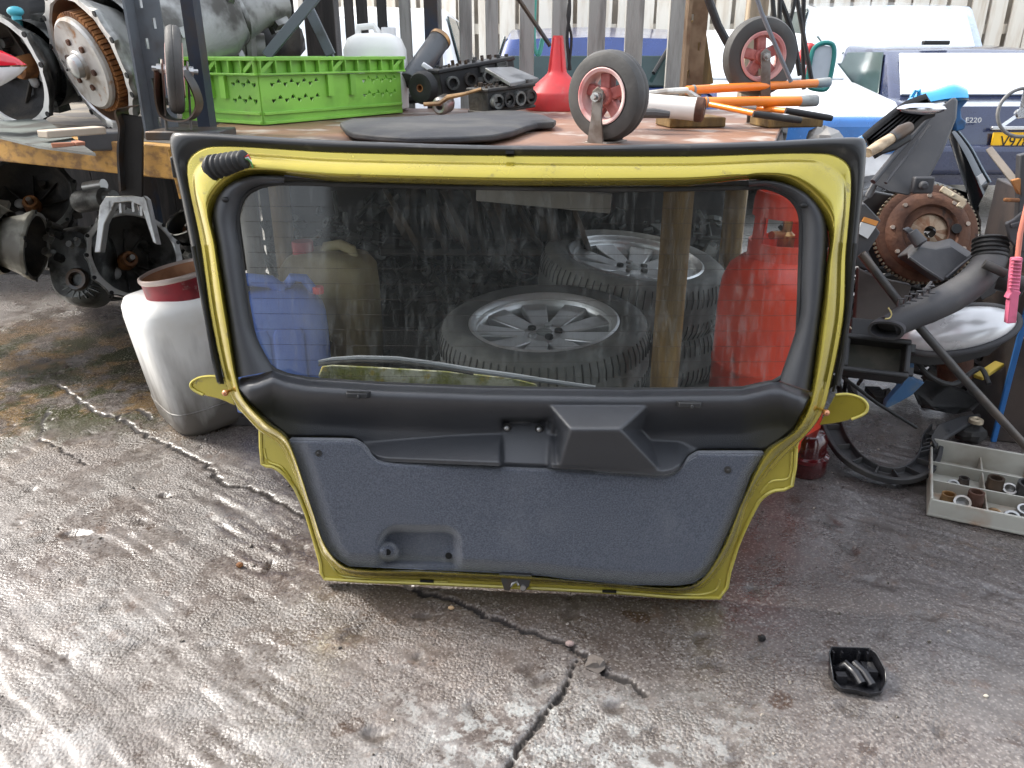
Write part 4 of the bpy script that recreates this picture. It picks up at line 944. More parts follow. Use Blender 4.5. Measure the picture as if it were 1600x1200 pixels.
mb = MB(); mb.slab([P(758,112,2.7), P(798,136,2.62), P(842,128,2.78), P(800,110,2.86)], (0, 0, .012)); tag(mb.build('steel_bracket_plate', mat('grey_plate', (.22,.22,.22), .4, .5, c2=(.08,.08,.08), sc=10), None, 30, .002), 'thin grey steel plate lying on the greasy manifold by the funnel', 'plate')
mb = MB(); ps = [P(662,163,2.6), P(686,162,2.6), P(700,152,2.6), P(725,147,2.6), P(752,139,2.6)]; mb.tube([p for p in ps], [.010,.011,.013,.009,.008], 8, True, .6); tag(mb.build('connecting_rod', mat('brown_greased_rod', (.36,.22,.10), .5, .4, c2=(.16,.1,.05), sc=14), None), 'brown curved connecting rod lying in front of the engine parts', 'rod')
for x, y, r_, d, lab in ((746,156,.018,2.45,'round steel ball joint end below the manifold'), (797,162,.020,2.45,'knurled steel knob standing left of the red funnel')):
    mb = MB(); p = G(x, y + 8, ZB); p = P(x, y, p.y); mb.ball((p.x, p.y, ZB + r_), r_, 1.1, 1, 1, 12, 8); mb.tube([(p.x, p.y, ZB + r_), (p.x + .05, p.y + .04, ZB + .035)], .012, 10); tag(mb.build('ball_joint', STEEL, None, 30), lab, 'engine part', 'steel ball ends on the bench')
mb = MB(); p = P(690,142,2.7); fm = frame((p.x, p.y, ZB + .035), img_axis(690,142,30,-.5,.2)); mb.M = fm; mb.lathe([(.012,.02),(.02,.022),(.028,.015),(.03,-.03),(.02,-.05),(.012,-.05),(.012,.02)], 20); tag(mb.build('chrome_bush', STEEL, None, 40), 'shiny open ended steel bush below the cylinder head', 'engine part')
rr = random.Random(5)
for k, (x, y, lab) in enumerate(((655,158,'black rubber hose stub between the crate and the damper'), (716,142,'stubby black valve body in front of the cylinder head'), (770,158,'dark iron lever under the greasy manifold'), (812,152,'black clamp lying behind the steel knob'))):
    p = G(x, y + 6, ZB); mb = MB(); mb.tube([(p.x - .04, p.y, ZB + .022), (p.x, p.y - .01, ZB + .03), (p.x + .05, p.y + .02, ZB + .024)], [.018, .022, .016], 10); mb.box((p.x + .01, p.y, ZB + .04), (.04, .03, .03)); tag(mb.build('engine_fitting', DIRT if k % 2 else BLK, None, 30, .003), lab, 'engine part', 'engine parts on the bench')
# rusty ring bits, bright clip
mb = MB(); mb.beam(P(660,100,2.9), P(678,112,2.9), .02, .016); tag(mb.build('white_clip', WHITE, None, 30, .003), 'small bright white clip leaning on the grey tube', 'clip')

# loppers and roll
def lopper(label, handles, blade, capm, d0):
    t = thing('lopper', label, 'lopper', P(*blade[0], d0), group='orange handled loppers on the bench'); Mi = Matrix.Translation(-P(*blade[0], d0))
    for a, b, c, r_, d1, d2 in handles:
        A, B, C_ = Mi @ P(*a, d1), Mi @ P(*b, d2), Mi @ P(*c, d2)
        mb = MB(); mb.tube([A, A.lerp(B, .5), B], r_, 14); h = mb.build('handle', ORANGE, t)
        mb = MB(); mb.tube([B - (C_-B)*.25, B.lerp(C_, .05), B.lerp(C_, .9), C_], [r_*1.06, r_*1.14, r_*1.14, r_*.95], 14); mb.build('end_cap', capm, h)
        mb = MB(); mb.tube([A.lerp(B, .04), A.lerp(B, .055)], r_*1.12, 14); mb.build('ring', GREYCAP, h)
    q = [Mi @ P(*p, d0) for p in blade]; mb = MB(); mb.tube(q, .012, 8, True, .7); mb.build('blade', mat('whitened_metal', (.6,.6,.57), .5, .2, c2=(.3,.27,.24), sc=14), t)
    return t
lopper('orange handled lopper with grey ended tubes lying across the bench', [((1073,141),(1278,130),(1298,128),.0115,2.3,2.45), ((1096,160),(1255,158),(1278,157),.0135,2.28,2.32)], [(1011,147),(1040,143),(1073,141),(1096,158)], GREYCAP, 2.3)
lopper('smaller orange lopper with black rubber grips at the right end of the bench', [((1105,162),(1192,180),(1252,188),.0075,2.28,2.12), ((1180,168),(1242,175),(1300,185),.0075,2.34,2.24)], [(1080,157),(1105,162),(1180,168)], RUBBER, 2.3)
a, b = P(1002,163,2.25), P(1100,172,2.2); ro = thing('paper_roll', 'dirty white cardboard tube lying behind the front castor wheel', 'tube', M=frame(a, b - a, (0,0,1))); Lr = (b-a).length
mb = MB(); mb.lathe([(0,-.02),(.026,-.02),(.028,0),(.029,Lr-.006),(.022,Lr),(.016,Lr),(.016,Lr-.05),(0,Lr-.05)], 24); mb.build('tube', mat('soiled_white_card', (.78,.75,.7), .7, 0, c2=(.3,.26,.22), sc=9, lo=.56, hi=.75), ro)
mb = MB(); mb.lathe([(.0295,Lr-.022),(.031,Lr-.02),(.031,Lr-.003),(.024,Lr+.002),(.017,Lr+.002),(.017,Lr-.012)], 24); mb.build('end_band', RUST, ro)
mb = MB(); mb.tube([P(1000,177,2.12), P(1022,177,2.12), P(1046,179,2.12)], [.012,.012,.009], 10); tag(mb.build('rubber_grip', GREYPL, None), 'grey rubber grip peeking out under the white cardboard tube', 'grip')
for sx, x in enumerate((1060, 1200)):
    p = G(x, 190, ZB); mb = MB(); mb.box((p.x, 2.34, ZB + .014), (.16, .12, .026), R(10)); tag(mb.build('wood_block', WOODB, None, 30, .004), ('brown wood block on the bench under the cardboard tube', 'brown wood block on the bench under the lopper grips')[sx], 'block')
# ------------------------------------------------------------ left rack
ra, rb_ = P(282, 258, 2.2), P(-160, 200, 3.0)
rk = thing('storage_rack', 'steel rack with a yellowed timber edge carrying gearboxes on the left', 'rack', (0, 0, 0))
zs = .875; A_ = Vector((ra.x, 2.2, zs)); B_ = Vector((-2.75, 3.25, zs)); dv = (B_ - A_).normalized(); pv = Vector((dv.y, -dv.x, 0))
if pv.y < 0: pv = -pv
mb = MB(); mb.beam(A_ - Vector((0,0,.045)), B_ - Vector((0,0,.045)), .045, .088); mb.build('front_beam', WOODY, rk, 30, .004)
for k in range(5):
    o_ = pv*(.12 + k*.24); mb = MB(); mb.beam(A_ + o_ + Vector((0,0,-.012)) + dv*.02, B_ + o_ + Vector((0,0,-.012)), .225, .022); mb.build('deck_board', mat('dirty_deck', (.2,.17,.13), .8, 0, c2=(.08,.07,.06), sc=5), rk, 30, .003)
for o_, ln in ((pv*1.2, 2.35), (dv*1.75 + pv*.05, 2.35), (pv*1.2 + dv*1.75, 2.35)):
    q = A_ + o_; mb = MB(); mb.box((q.x, q.y, ln/2), (.05, .05, ln)); mb.build('upright', RACKD, rk, 30, .002)
for k in range(5):
    o_ = pv*(.12 + k*.24) + dv*.05 + Vector((0,0,.98)); mb = MB(); mb.beam(A_ + o_ + dv*.5, B_ + o_, .225, .03); mb.build('upper_shelf_board', DIRT, rk, 30, .003)
# dirty plate and scraps at the shelf edge
q = [G(-20,168,zs+.03), G(72,190,zs+.03), G(150,244,zs+.012), G(60,232,zs+.012), G(-20,212,zs+.02)]
mb = MB(); mb.slab(q, (0,0,.006)); tag(mb.build('metal_sheet', mat('dull_green_grey_sheet', (.14,.16,.15), .5, .3, c2=(.06,.06,.055), sc=6), None, 30), 'dull grey green metal sheet lying at the edge of the rack shelf', 'sheet')
q = G(100,212,zs+.03); mb = MB(); mb.beam(G(66,210,zs+.04), G(158,203,zs+.04), .05, .018); tag(mb.build('wood_offcut', mat('pale_offcut', (.5,.42,.33), .8), None, 30, .003), 'pale wood offcut lying flat under the big transmission bell', 'offcut')
mb = MB(); c = G(100,228,zs+.02); mb.box(c, (.05,.03,.016), .4); mb.box(c + Vector((.03,.01,.004)), (.02,.03,.012), .9); tag(mb.build('broken_brick', BRICK, None, 20, .003, jitter=.002), 'small broken brick chip below the pale wood offcut', 'brick chip')
mb = MB(); c = P(165,218,2.35); mb.box(c, (.12,.12,.05), .3); tag(mb.build('battery_tray', GREYPL, None, 30, .006), 'grey plastic tray on the shelf edge behind the hanging strip', 'tray')
# rack front post with slots (blue-grey steel)
p0, p1 = P(262, 200, 2.08), P(226, 0, 2.08)
pt = perforated_post('rack_post', 'blue grey slotted steel rack post left of the green crate', 'post', (p0.x - .012, 2.1, ZB), (p0.x - .012, 2.1, 2.3), .062, .006, RACK, .016, .045)
mb = MB(); pd = P(291, 30, 2.13); mb.box((pd.x + .012, 2.14, 1.6), (.03, .05, 1.38)); mb.build('dark_side', RACKD, pt).matrix_parent_inverse = pt.matrix_basis.inverted()
# diagonal braces
for a, b, d, lab in (((497,-10),(416,88),2.75,'long grey diagonal brace rising right above the green crate'), ((484,16),(517,86),2.85,'short grey brace leaning the other way above the green crate')):
    mb = MB(); mb.beam(P(*a, d), P(*b, d), .032, .018, (0,1,0)); mb.beam(P(a[0]+4, a[1]+4, d+.012), P(b[0]+4, b[1]+4, d+.012), .008, .03, (0,1,0)); tag(mb.build('diagonal_brace', RACK, None, 30, .002), lab, 'brace')
# bent steel strip hanging over the shelf edge
s = [tuple(p) for p in cr([(214,166),(196,168),(178,175),(184,200),(182,240),(186,300)], 6)]
mb = MB(); q = [P(x, y, 2.15) for x, y in s]; mb.loft([q, [p + Vector((.006,.06,0)) for p in q], [p + Vector((.012,.06,.003)) for p in q], [p + Vector((.006,0,.003)) for p in q], q], False); tag(mb.build('hanging_strip', DARKMETAL, None, 40), 'bent dark steel strip hanging over the rack beam', 'strip')
mb = MB(); mb.beam(P(207,180,2.18), P(207,305,2.18), .055, .012, (0,1,0)); tag(mb.build('drop_bar', mat('blackened_bar', (.03,.028,.026), .6, .3), None, 30, .002), 'black flat bar hanging behind the bent steel strip', 'bar')
p0 = P(277,262,1.95); mb = MB(); mb.beam(P(268,232,1.98), P(287,310,1.98), .018, .014, (0,1,0)); tag(mb.build('slotted_batten', WOODY, None, 20, .002), 'narrow drilled yellow batten along the left edge of the tailgate', 'batten')

# ------------------------------------------------------------ gearboxes
def gearbox(label, M, Rr, depth, body, mb_, mrim, seed, lobes=11, style='manual', ell=1.0, name='gearbox', inner=DIRT):
    rr = random.Random(seed); t = thing(name, label, 'gearbox', M=M); n = 88
    ph = [2*math.pi*(k + rr.uniform(-.2,.2))/lobes for k in range(lobes)]
    def rad(a):
        b = 0
        for p in ph: b = max(b, math.exp(-((math.atan2(math.sin(a-p), math.cos(a-p)))/.075)**2))
        return Rr*(1 + .065*b + .02*math.sin(3*a + seed) + .015*math.sin(5*a))
    A = [2*math.pi*j/n for j in range(n)]
    def ring(f, z, lob=1.0): return [((rad(a)*lob + Rr*(1-lob))*f*math.cos(a)*ell, (rad(a)*lob + Rr*(1-lob))*f*math.sin(a), z) for a in A]
    q = MB(); q.loft([ring(.45,-depth,0), ring(.62,-depth*.96,0), ring(.72,-depth*.7,0), ring(.88,-depth*.3,.2), ring(.95,-.03,.6), ring(.97,-.016,.9), ring(1,-.014), ring(1,-.0015), ring(.992,0)], True, True); bell = q.build('bell_housing', mb_, t, 45)
    q = MB(); q.loft([ring(.992,0), ring(.90,0,.35), ring(.885,-.006,.1)], True); q.build('flange_face', mrim, bell, 45)
    q = MB(); q.loft([ring(.885,-.006,.1), ring(.86,-depth*.25,0), ring(.74,-depth*.62,0), ring(.56,-depth*.86,0), ring(.3,-depth*.88,0), ring(.1,-depth*.88,0)], True, False, True); q.build('bell_interior', inner, bell, 50)
    q = MB()
    for p in ph: q.disc(.0085, .004, 10, (rad(p)*.955*math.cos(p)*ell, rad(p)*.955*math.sin(p), .0005))
    split_loose(q.build('bolt_hole', INK, bell))
    if style == 'manual':
        q = MB()
        for k in range(7):
            a = 2*math.pi*(k + rr.uniform(-.3,.3))/7 + .1; q = MB(); q.beam((Rr*.2*math.cos(a), Rr*.2*math.sin(a), -depth*.86), (Rr*.72*math.cos(a)*ell, Rr*.72*math.sin(a), -depth*.66), .006, .016); q.build('rib', inner, bell, 30, .002)
        for (bx, by, s) in ((-.28,.05,.12),(-.22,-.3,.16)):
            q = MB(); q.ball((Rr*bx, Rr*by, -depth*.82), Rr*s, 1, 1, .5); q.build('cast_dome', mat('dull_silver_dome', (.42,.42,.41), .6, .4), bell)
        q = MB(); q.lathe([(.018,-depth*.86),(.036,-depth*.86),(.034,-depth*.5),(.03,-depth*.42),(.018,-depth*.42),(.016,-depth*.5)], 20); q.build('release_bearing', RUSTOR, bell)
        q = MB(); q.tube([(0,0,-depth*.86), (0,0,-depth*.25)], .011, 12); q.build('input_shaft', STEEL, bell)
        for k in range(6):
            a = rr.uniform(0, 6.28); q = MB(); q.tube([(Rr*.55*math.cos(a), Rr*.55*math.sin(a), -depth*.84), (Rr*.55*math.cos(a), Rr*.55*math.sin(a), -depth*.6)], rr.uniform(.010,.018), 10); q.build('boss', mb_, bell)
    else:
        # automatic: torque-converter plate with rusty ring gear set back in the bell
        q = MB(); q.lathe([(0,.034),(Rr*.2,.034),(Rr*.22,.026),(Rr*.48,.02),(Rr*.62,.024),(Rr*.66,.018),(Rr*.66,.008),(0,.008)], 48); pt_ = q.build('drive_plate', mat('stained_drive_plate', (.50,.49,.46), .5, .5, c2=(.24,.19,.14), sc=14, lo=.42, hi=.7, c3=(.3,.15,.06), sc3=20, lo3=.58, hi3=.72), t, 40)
        q = MB(); 
        for k in range(60):
            a = 2*math.pi*k/60; q.beam((Rr*.66*math.cos(a), Rr*.66*math.sin(a), -.02), (Rr*.72*math.cos(a), Rr*.72*math.sin(a), -.02), .0105, .05)
        q.lathe([(Rr*.60,.006),(Rr*.67,.006),(Rr*.67,-.085),(Rr*.60,-.085)], 48); q.build('ring_gear', RUSTOR, pt_)
        q = MB(); q.lathe([(0,.056),(.018,.056),(.03,.05),(.034,.03)], 20); q.build('hub', STEEL, pt_)
        for k in range(6):
            a = k*math.pi/3 + .2; q = MB(); q.disc(.009, .008, 8, (Rr*.33*math.cos(a), Rr*.33*math.sin(a), .026)); q.build('plate_bolt', RUST, pt_)
        q = MB(); q.tube([(Rr*.1, Rr*.9, .004), (-Rr*.02, Rr*.1, .06)], .0035, 6); q.build('dip_wire', INK, t)
    # body behind
    q = MB(); rings = []
    for (f, z, ox, oy, e) in body:
        ring_ = []
        for j in range(40):
            a = 2*math.pi*j/40; c_, s_ = math.cos(a), math.sin(a)
            ring_.append((Rr*f*math.copysign(abs(c_)**e, c_)*ell + ox*Rr, Rr*f*math.copysign(abs(s_)**e, s_) + oy*Rr, z))
        rings.append(ring_)
    q.loft(rings, True, False, True); bd_ = q.build('main_case', mb_, t, 40)
    q = MB()
    z0, z1 = body[0][1], body[-1][1]
    for k in range(12):
        a = rr.uniform(0, 6.28); i = rr.randrange(len(body)-1); f = (body[i][0]+body[i+1][0])/2; z = (body[i][1]+body[i+1][1])/2
        q.box(((Rr*f + .004)*math.cos(a)*ell + body[i][2]*Rr, (Rr*f + .004)*math.sin(a) + body[i][3]*Rr, z), (rr.uniform(.02,.06), rr.uniform(.02,.05), rr.uniform(.02,.06)), Matrix.Rotation(a, 3, 'Z').to_4x4())
    split_loose(q.build('case_lug', mb_, bd_, 30))
    for k in range(2 if z1 < z0 else 0):
        z = z0 + (z1-z0)*(.3 + .35*k); f = np.interp(-z, [-b[1] for b in body], [b[0] for b in body]); q = MB()
        q.lathe([(Rr*f*.97, z-.008), (Rr*f*1.05, z-.008), (Rr*f*1.05, z+.008), (Rr*f*.97, z+.008)], 40); q.build('case_flange', mb_, bd_)
    return t
# big automatic transmission on the shelf
ax = img_axis(137, 98, 66, -.955, .29); c = P(139, 98, 2.5)
gearbox('big silver automatic transmission with an open bell and rusty ring gear on the shelf', frame(c, ax, (0,0,1)), .193, .13,
        [(.78,-.11,0,0,.9),(.72,-.2,0,0,.8),(.66,-.3,0,-.06,.75),(.6,-.42,0,-.05,.7),(.45,-.5,0,0,.8),(.33,-.62,0,.05,.9),(.3,-.72,0,.05,.9)], ALU, ALUB, 5, 15, 'auto', 1.0, 'automatic_transmission', mat('bell_inside_brown', (.30,.15,.06), .6, .2, c2=(.13,.08,.05), sc=6))
q = MB(); q.M = frame(P(352, 72, 3.0), (.9,.35,-.05)); q.lathe([(0,-.2),(.075,-.2),(.082,-.19),(.08,-.06),(.086,-.055),(.086,-.04),(.08,-.035),(.078,.06),(.084,.065),(.084,.08),(.07,.09),(.05,.1),(.048,.13),(0,.13)], 28); tag(q.build('tail_housing', mat('bead_blasted_casing', (.36,.35,.33), .6, .5, c2=(.22,.21,.19), sc=8), None, 40), 'pale grey ribbed gearbox tail housing behind the rack post', 'gearbox part')
ax = img_axis(10, 110, 52, -.97, .2); c = P(6, 112, 2.6)
gearbox('dark automatic transmission with a wavy rim at the left edge of the shelf', frame(c, ax, (0,0,1)), .165, .12, [(.8,-.1,0,0,.9),(.75,-.22,0,0,.8),(.6,-.34,0,0,.8),(.4,-.45,0,0,.8)], ALUD, ALUB, 9, 8, 'manual', 1.0, 'automatic_transmission')
# manual gearbox on the floor facing us
ax = img_axis(212, 400, 24, .25, -.15); c = P(212, 398, 3.2)
gearbox('grey manual gearbox on the floor with its round clutch housing facing the camera', frame(c, ax, (1,0,0)), .185, .15, [(.7,-.12,-.2,0,.9),(.75,-.2,-.5,0,.7),(.6,-.36,-.6,0,.7),(.4,-.45,-.6,0,.7)], ALUD, ALUB, 21, 13, inner=mat('grimy_bell_inside', (.11,.11,.105), .55, .4, c2=(.035,.035,.033), sc=10, bump=.4))
fm = frame(c, ax, (1,0,0))
# differential side case, part of that gearbox's neighbour
dc = thing('differential_case', 'ribbed aluminium differential case lying against the floor gearbox', 'gearbox part', M=frame(P(122, 415, 3.15), img_axis(122,415,30,-.3,-.1), (1,0,0)))
mb = MB(); mb.loft(superloft([(.06,.09,.05),(.09,.13,.045),(.105,.15,.02),(.11,.16,-.02),(.11,.165,-.1),(.08,.12,-.16)], .8, 36), True, True, True); mb.build('case', ALUD, dc, 40)
mb = MB(); mb.lathe([(.022,.05),(.042,.05),(.046,.06),(.04,.075),(.028,.075),(.024,.06)], 24, (.03,-.06,0)); mb.build('shaft_seal', DARKMETAL, dc)
for k in range(9):
    a = R(200 + k*17); mb = MB(); mb.beam((.03 + .045*math.cos(a), -.06 + .045*math.sin(a), .045), (.03 + .1*math.cos(a), -.06 + .075*math.sin(a), .035), .005, .02); mb.build('rib', ALUD, dc, 30, .002)
rr = random.Random(8)
for k in range(10):
    mb = MB(); x, y = rr.uniform(-.09,.06), rr.uniform(0,.15); mb.tube([(x,y,.02),(x + rr.uniform(-.02,.02), y + .01, .07)], rr.uniform(.008,.018), 8); mb.build('lug', ALUD if k % 2 else ALU, dc)
# bracket hoop above the floor gearbox
br = thing('gearbox_bracket', 'bright silver cast bracket hooped over the floor gearbox', 'bracket', M=frame(P(200, 330, 3.15), (0,-1,.25), (1,0,0)))
o_ = [(-.135,-.16),(-.10,.02),(-.075,.055),(.07,.06),(.085,.045),(.115,-.13),(.098,-.12),(.06,.02),(.02,.035),(-.04,.03),(-.085,-.05),(-.11,-.16)]
mb = MB(); mb.prism(o_, -.02, .02); mb.build('hoop', ALUB, br, 30, .004)
for x, y in ((-.06,.02),(-.02,.01),(.03,.015),(.06,.0)): mb = MB(); mb.box((x, y, .005), (.012, .04, .03)); mb.build('web', ALUB, br, 30, .002)
# left-hand tapered housing and others
ax = img_axis(40, 370, 70, .9, .25); c = P(58, 385, 3.05)
gearbox('cream aluminium gearbox cut by the left edge, open end turned to the right', frame(c, ax, (0,0,1)), .13, .16, [(.9,-.1,0,0,.9),(1.2,-.2,0,0,.8),(1.25,-.34,0,0,.8),(.8,-.46,0,0,.8)], mat('cream_alu', (.30,.29,.24), .55, .4, c2=(.12,.11,.09), sc=8, bump=.3), ALU, 33, 6)
ax = img_axis(45, 290, 35, -.3, -.8); c = P(40, 305, 3.5)
gearbox('blackened gearbox bell lying mouth up behind the cream gearbox', frame(c, ax, (1,0,0)), .2, .12, [(.7,-.1,0,0,.9),(.65,-.25,0,0,.8),(.5,-.36,0,0,.8)], DIRT, ALUD, 41, 12)
ax = img_axis(285, 350, 60, -.4, -.7); c = P(287, 345, 3.5)
gearbox('small grey gearbox casing tucked between the floor gearbox and the tailgate', frame(c, ax, (1,0,0)), .09, .09, [(.8,-.08,0,0,.9),(.8,-.2,0,0,.8),(.5,-.26,0,0,.8)], ALUD, ALU, 44, 7)
sp_ = thing('starter_motor', 'small grey starter motor lying left of the red can', 'starter motor', M=frame(P(150,312,3.35), (.9,-.3,.15)))
mb = MB(); mb.lathe([(0,-.1),(.04,-.1),(.045,-.09),(.045,.05),(.03,.06),(.028,.1),(0,.1)], 24); mb.build('barrel', ALUD, sp_)
mb = MB(); mb.lathe([(0,-.06),(.022,-.06),(.022,.04),(0,.04)], 18, (0,.06,0)); mb.build('solenoid', STEEL, sp_)
# dark boards added to stand for shade behind the lower rack, and black bags on top
db = thing('backdrop_boards', 'dark boarding added as a shade backdrop behind the gearboxes under the rack', 'wall', (-2.6, 4.2, 0))
b0_ = None
for k in range(13):
    if b0_ is None: mb = MB(); mb.box((0,0,.5), (.2,.025,1.0)); b0_ = mb.build('board', WOODD, db, 30, .003); o = b0_
    else: o = b0_.copy(); COL.objects.link(o); o.parent = db
    o.location = (-1.5 + k*.205, random.uniform(-.008,.008), 0)
for k, (x, y, d, sx, sz, lab) in enumerate(((390,60,3.3,.2,.15,'crumpled black bag on top of the rack behind the green crate'), (350,40,3.5,.2,.2,'black sack heaped left of the diagonal brace'), (200,10,3.2,.3,.12,'black cover stuffed above the big transmission'), (70,22,3.2,.28,.12,'dark oily sack behind the transmission at the left edge'))):
    c = P(x, y, d); mb = MB(); mb.ball(c, 1, sx, .16, sz, 22, 14); o = mb.build('black_bag', RUBBER if k % 2 else DIRT, None, 60); tag(o, lab, 'bag', 'black bags on the rack')
    for v in o.data.vertices:
        q = v.co; f = 1 + .16*math.sin(q.x*31 + k)*math.sin(q.z*27 + 2*k) + .1*math.sin(q.x*67 + q.y*50); v.co = c + (q - c)*f
# turquoise bottle cap and red-white lamp at the frame edge
mb = MB(); c = P(24,18,2.7); mb.ball(c, .022, 1.1, 1, .7); mb.tube([c, c + Vector((0,0,-.06))], .014, 10); tag(mb.build('paint_bottle', mat('turquoise_plastic', (.1,.5,.6), .4), None), 'small turquoise bottle above the transmission at the left edge', 'bottle')
lm = thing('lamp_lens', 'red and white plastic lamp pointing in from the left edge', 'lamp', M=frame(P(-62,105,2.3), (1,.05,.02), (0,0,1)))
for nm, m, z0 in (('red_half', REDLENS, 0), ('white_half', mat('white_lens', (.85,.82,.82), .25, 0, coat=1), 1)):
    mb = MB(); rings = []
    for t_ in np.linspace(0, 1, 9):
        f = (1 - t_**1.5)**.8 if t_ < 1 else 0; rings.append([((.062*f*math.cos(a)*(1 if not z0 else 1.0)), .06*f*math.sin(a), -.02 + .195*t_) for a in np.linspace(0 if z0 == 0 else math.pi, math.pi if z0 == 0 else 2*math.pi, 13)])
    # split across local x: upper half red, lower half white
    rings = [[(p[1]*1.25 + (0.002 if z0 == 0 else -.002), p[0]*.8, p[2]) for p in r_] for r_ in rings]
    mb.loft(rings, True, True, False); mb.build(nm, m, lm, 50)

# ------------------------------------------------------------ white drum and red can
c = G(300, 676); DX, DY = c.x + .03, c.y + .165
dr = thing('plastic_drum', 'white plastic drum with grimy base standing left of the tailgate', 'drum', (DX, DY, 0), (R(-3), R(-6), R(38)))
pf = [(.135,.135,.0),(.158,.158,.008),(.167,.167,.03),(.171,.171,.075),(.1705,.1705,.085),(.171,.171,.095),(.174,.174,.2),(.177,.177,.3),(.178,.178,.36),(.175,.175,.395),(.163,.163,.418),(.12,.12,.428),(.105,.105,.43)]
mb = MB(); mb.loft(superloft(pf, .42, 56), True, True, True); body_ = mb.build('body', None, dr, 50)
def drum_mat():
    m = WHITEPL.copy(); m.name = 'grimy_white_drum'; t = m.node_tree; N = t.nodes; L = t.links; b = N['Principled BSDF']; src = b.inputs['Base Color'].links[0].from_socket
    tc = N.new('ShaderNodeTexCoord'); sp = N.new('ShaderNodeSeparateXYZ'); L.new(tc.outputs['Object'], sp.inputs[0])
    nz = N.new('ShaderNodeTexNoise'); nz.inputs['Scale'].default_value = 14; nz.inputs['Detail'].default_value = 6; mp = N.new('ShaderNodeMapping'); mp.inputs['Scale'].default_value = (1.5,1.5,.35); L.new(tc.outputs['Object'], mp.inputs[0]); L.new(mp.outputs[0], nz.inputs['Vector'])
    ad = N.new('ShaderNodeMath'); ad.operation = 'MULTIPLY_ADD'; ad.inputs[1].default_value = -.32; L.new(nz.outputs[0], ad.inputs[0]); L.new(sp.outputs[2], ad.inputs[2])
    mr = N.new('ShaderNodeMapRange'); mr.inputs[1].default_value = -.10; mr.inputs[2].default_value = .16; mr.inputs[3].default_value = .95; mr.inputs[4].default_value = 0; L.new(ad.outputs[0], mr.inputs[0])
    mx = N.new('ShaderNodeMix'); mx.data_type = 'RGBA'; L.new(mr.outputs[0], mx.inputs[0]); L.new(src, mx.inputs[6]); mx.inputs[7].default_value = (.10,.085,.07,1); L.new(mx.outputs[2], b.inputs['Base Color']); return m
body_.data.materials.clear(); body_.data.materials.append(drum_mat())
mb = MB(); mb.tube([(.171*math.copysign(abs(math.cos(a))**.42, math.cos(a)), .171*math.copysign(abs(math.sin(a))**.42, math.sin(a)), .088) for a in np.linspace(0, 2*math.pi, 57)], .0022, 6, False); mb.build('seam', body_.data.materials[0], dr)
cn_ = thing('red_can', 'open red painted steel can with rusty inside sitting on the white drum', 'can', (DX - .028, DY - .035, .414), (R(2), R(-10), 0))
cn_.scale = (1.12, 1.12, 1.15)
mb = MB(); mb.lathe([(.0,.0),(.102,.0),(.105,.003),(.105,.058),(.107,.06)], 48); mb.build('wall', mat('chipped_red_can', (.30,.02,.03), .4, .1, c2=(.13,.015,.02), sc=10, lo=.45, hi=.65, c3=(.3,.26,.24), sc3=24, lo3=.64, hi3=.74), cn_, 50)
mb = MB(); mb.lathe([(.0,.008),(.096,.008),(.1,.012),(.1015,.064)], 48); mb.build('rusty_inside', mat('can_rust', (.34,.17,.09), .8, 0, c2=(.22,.1,.05), sc=12), cn_)
mb = MB(); mb.lathe([(.101,.062),(.102,.068),(.105,.070),(.109,.068),(.110,.062),(.107,.056),(.101,.062)], 48); mb.build('rim', mat('pale_rim_metal', (.5,.42,.38), .4, .6), cn_)

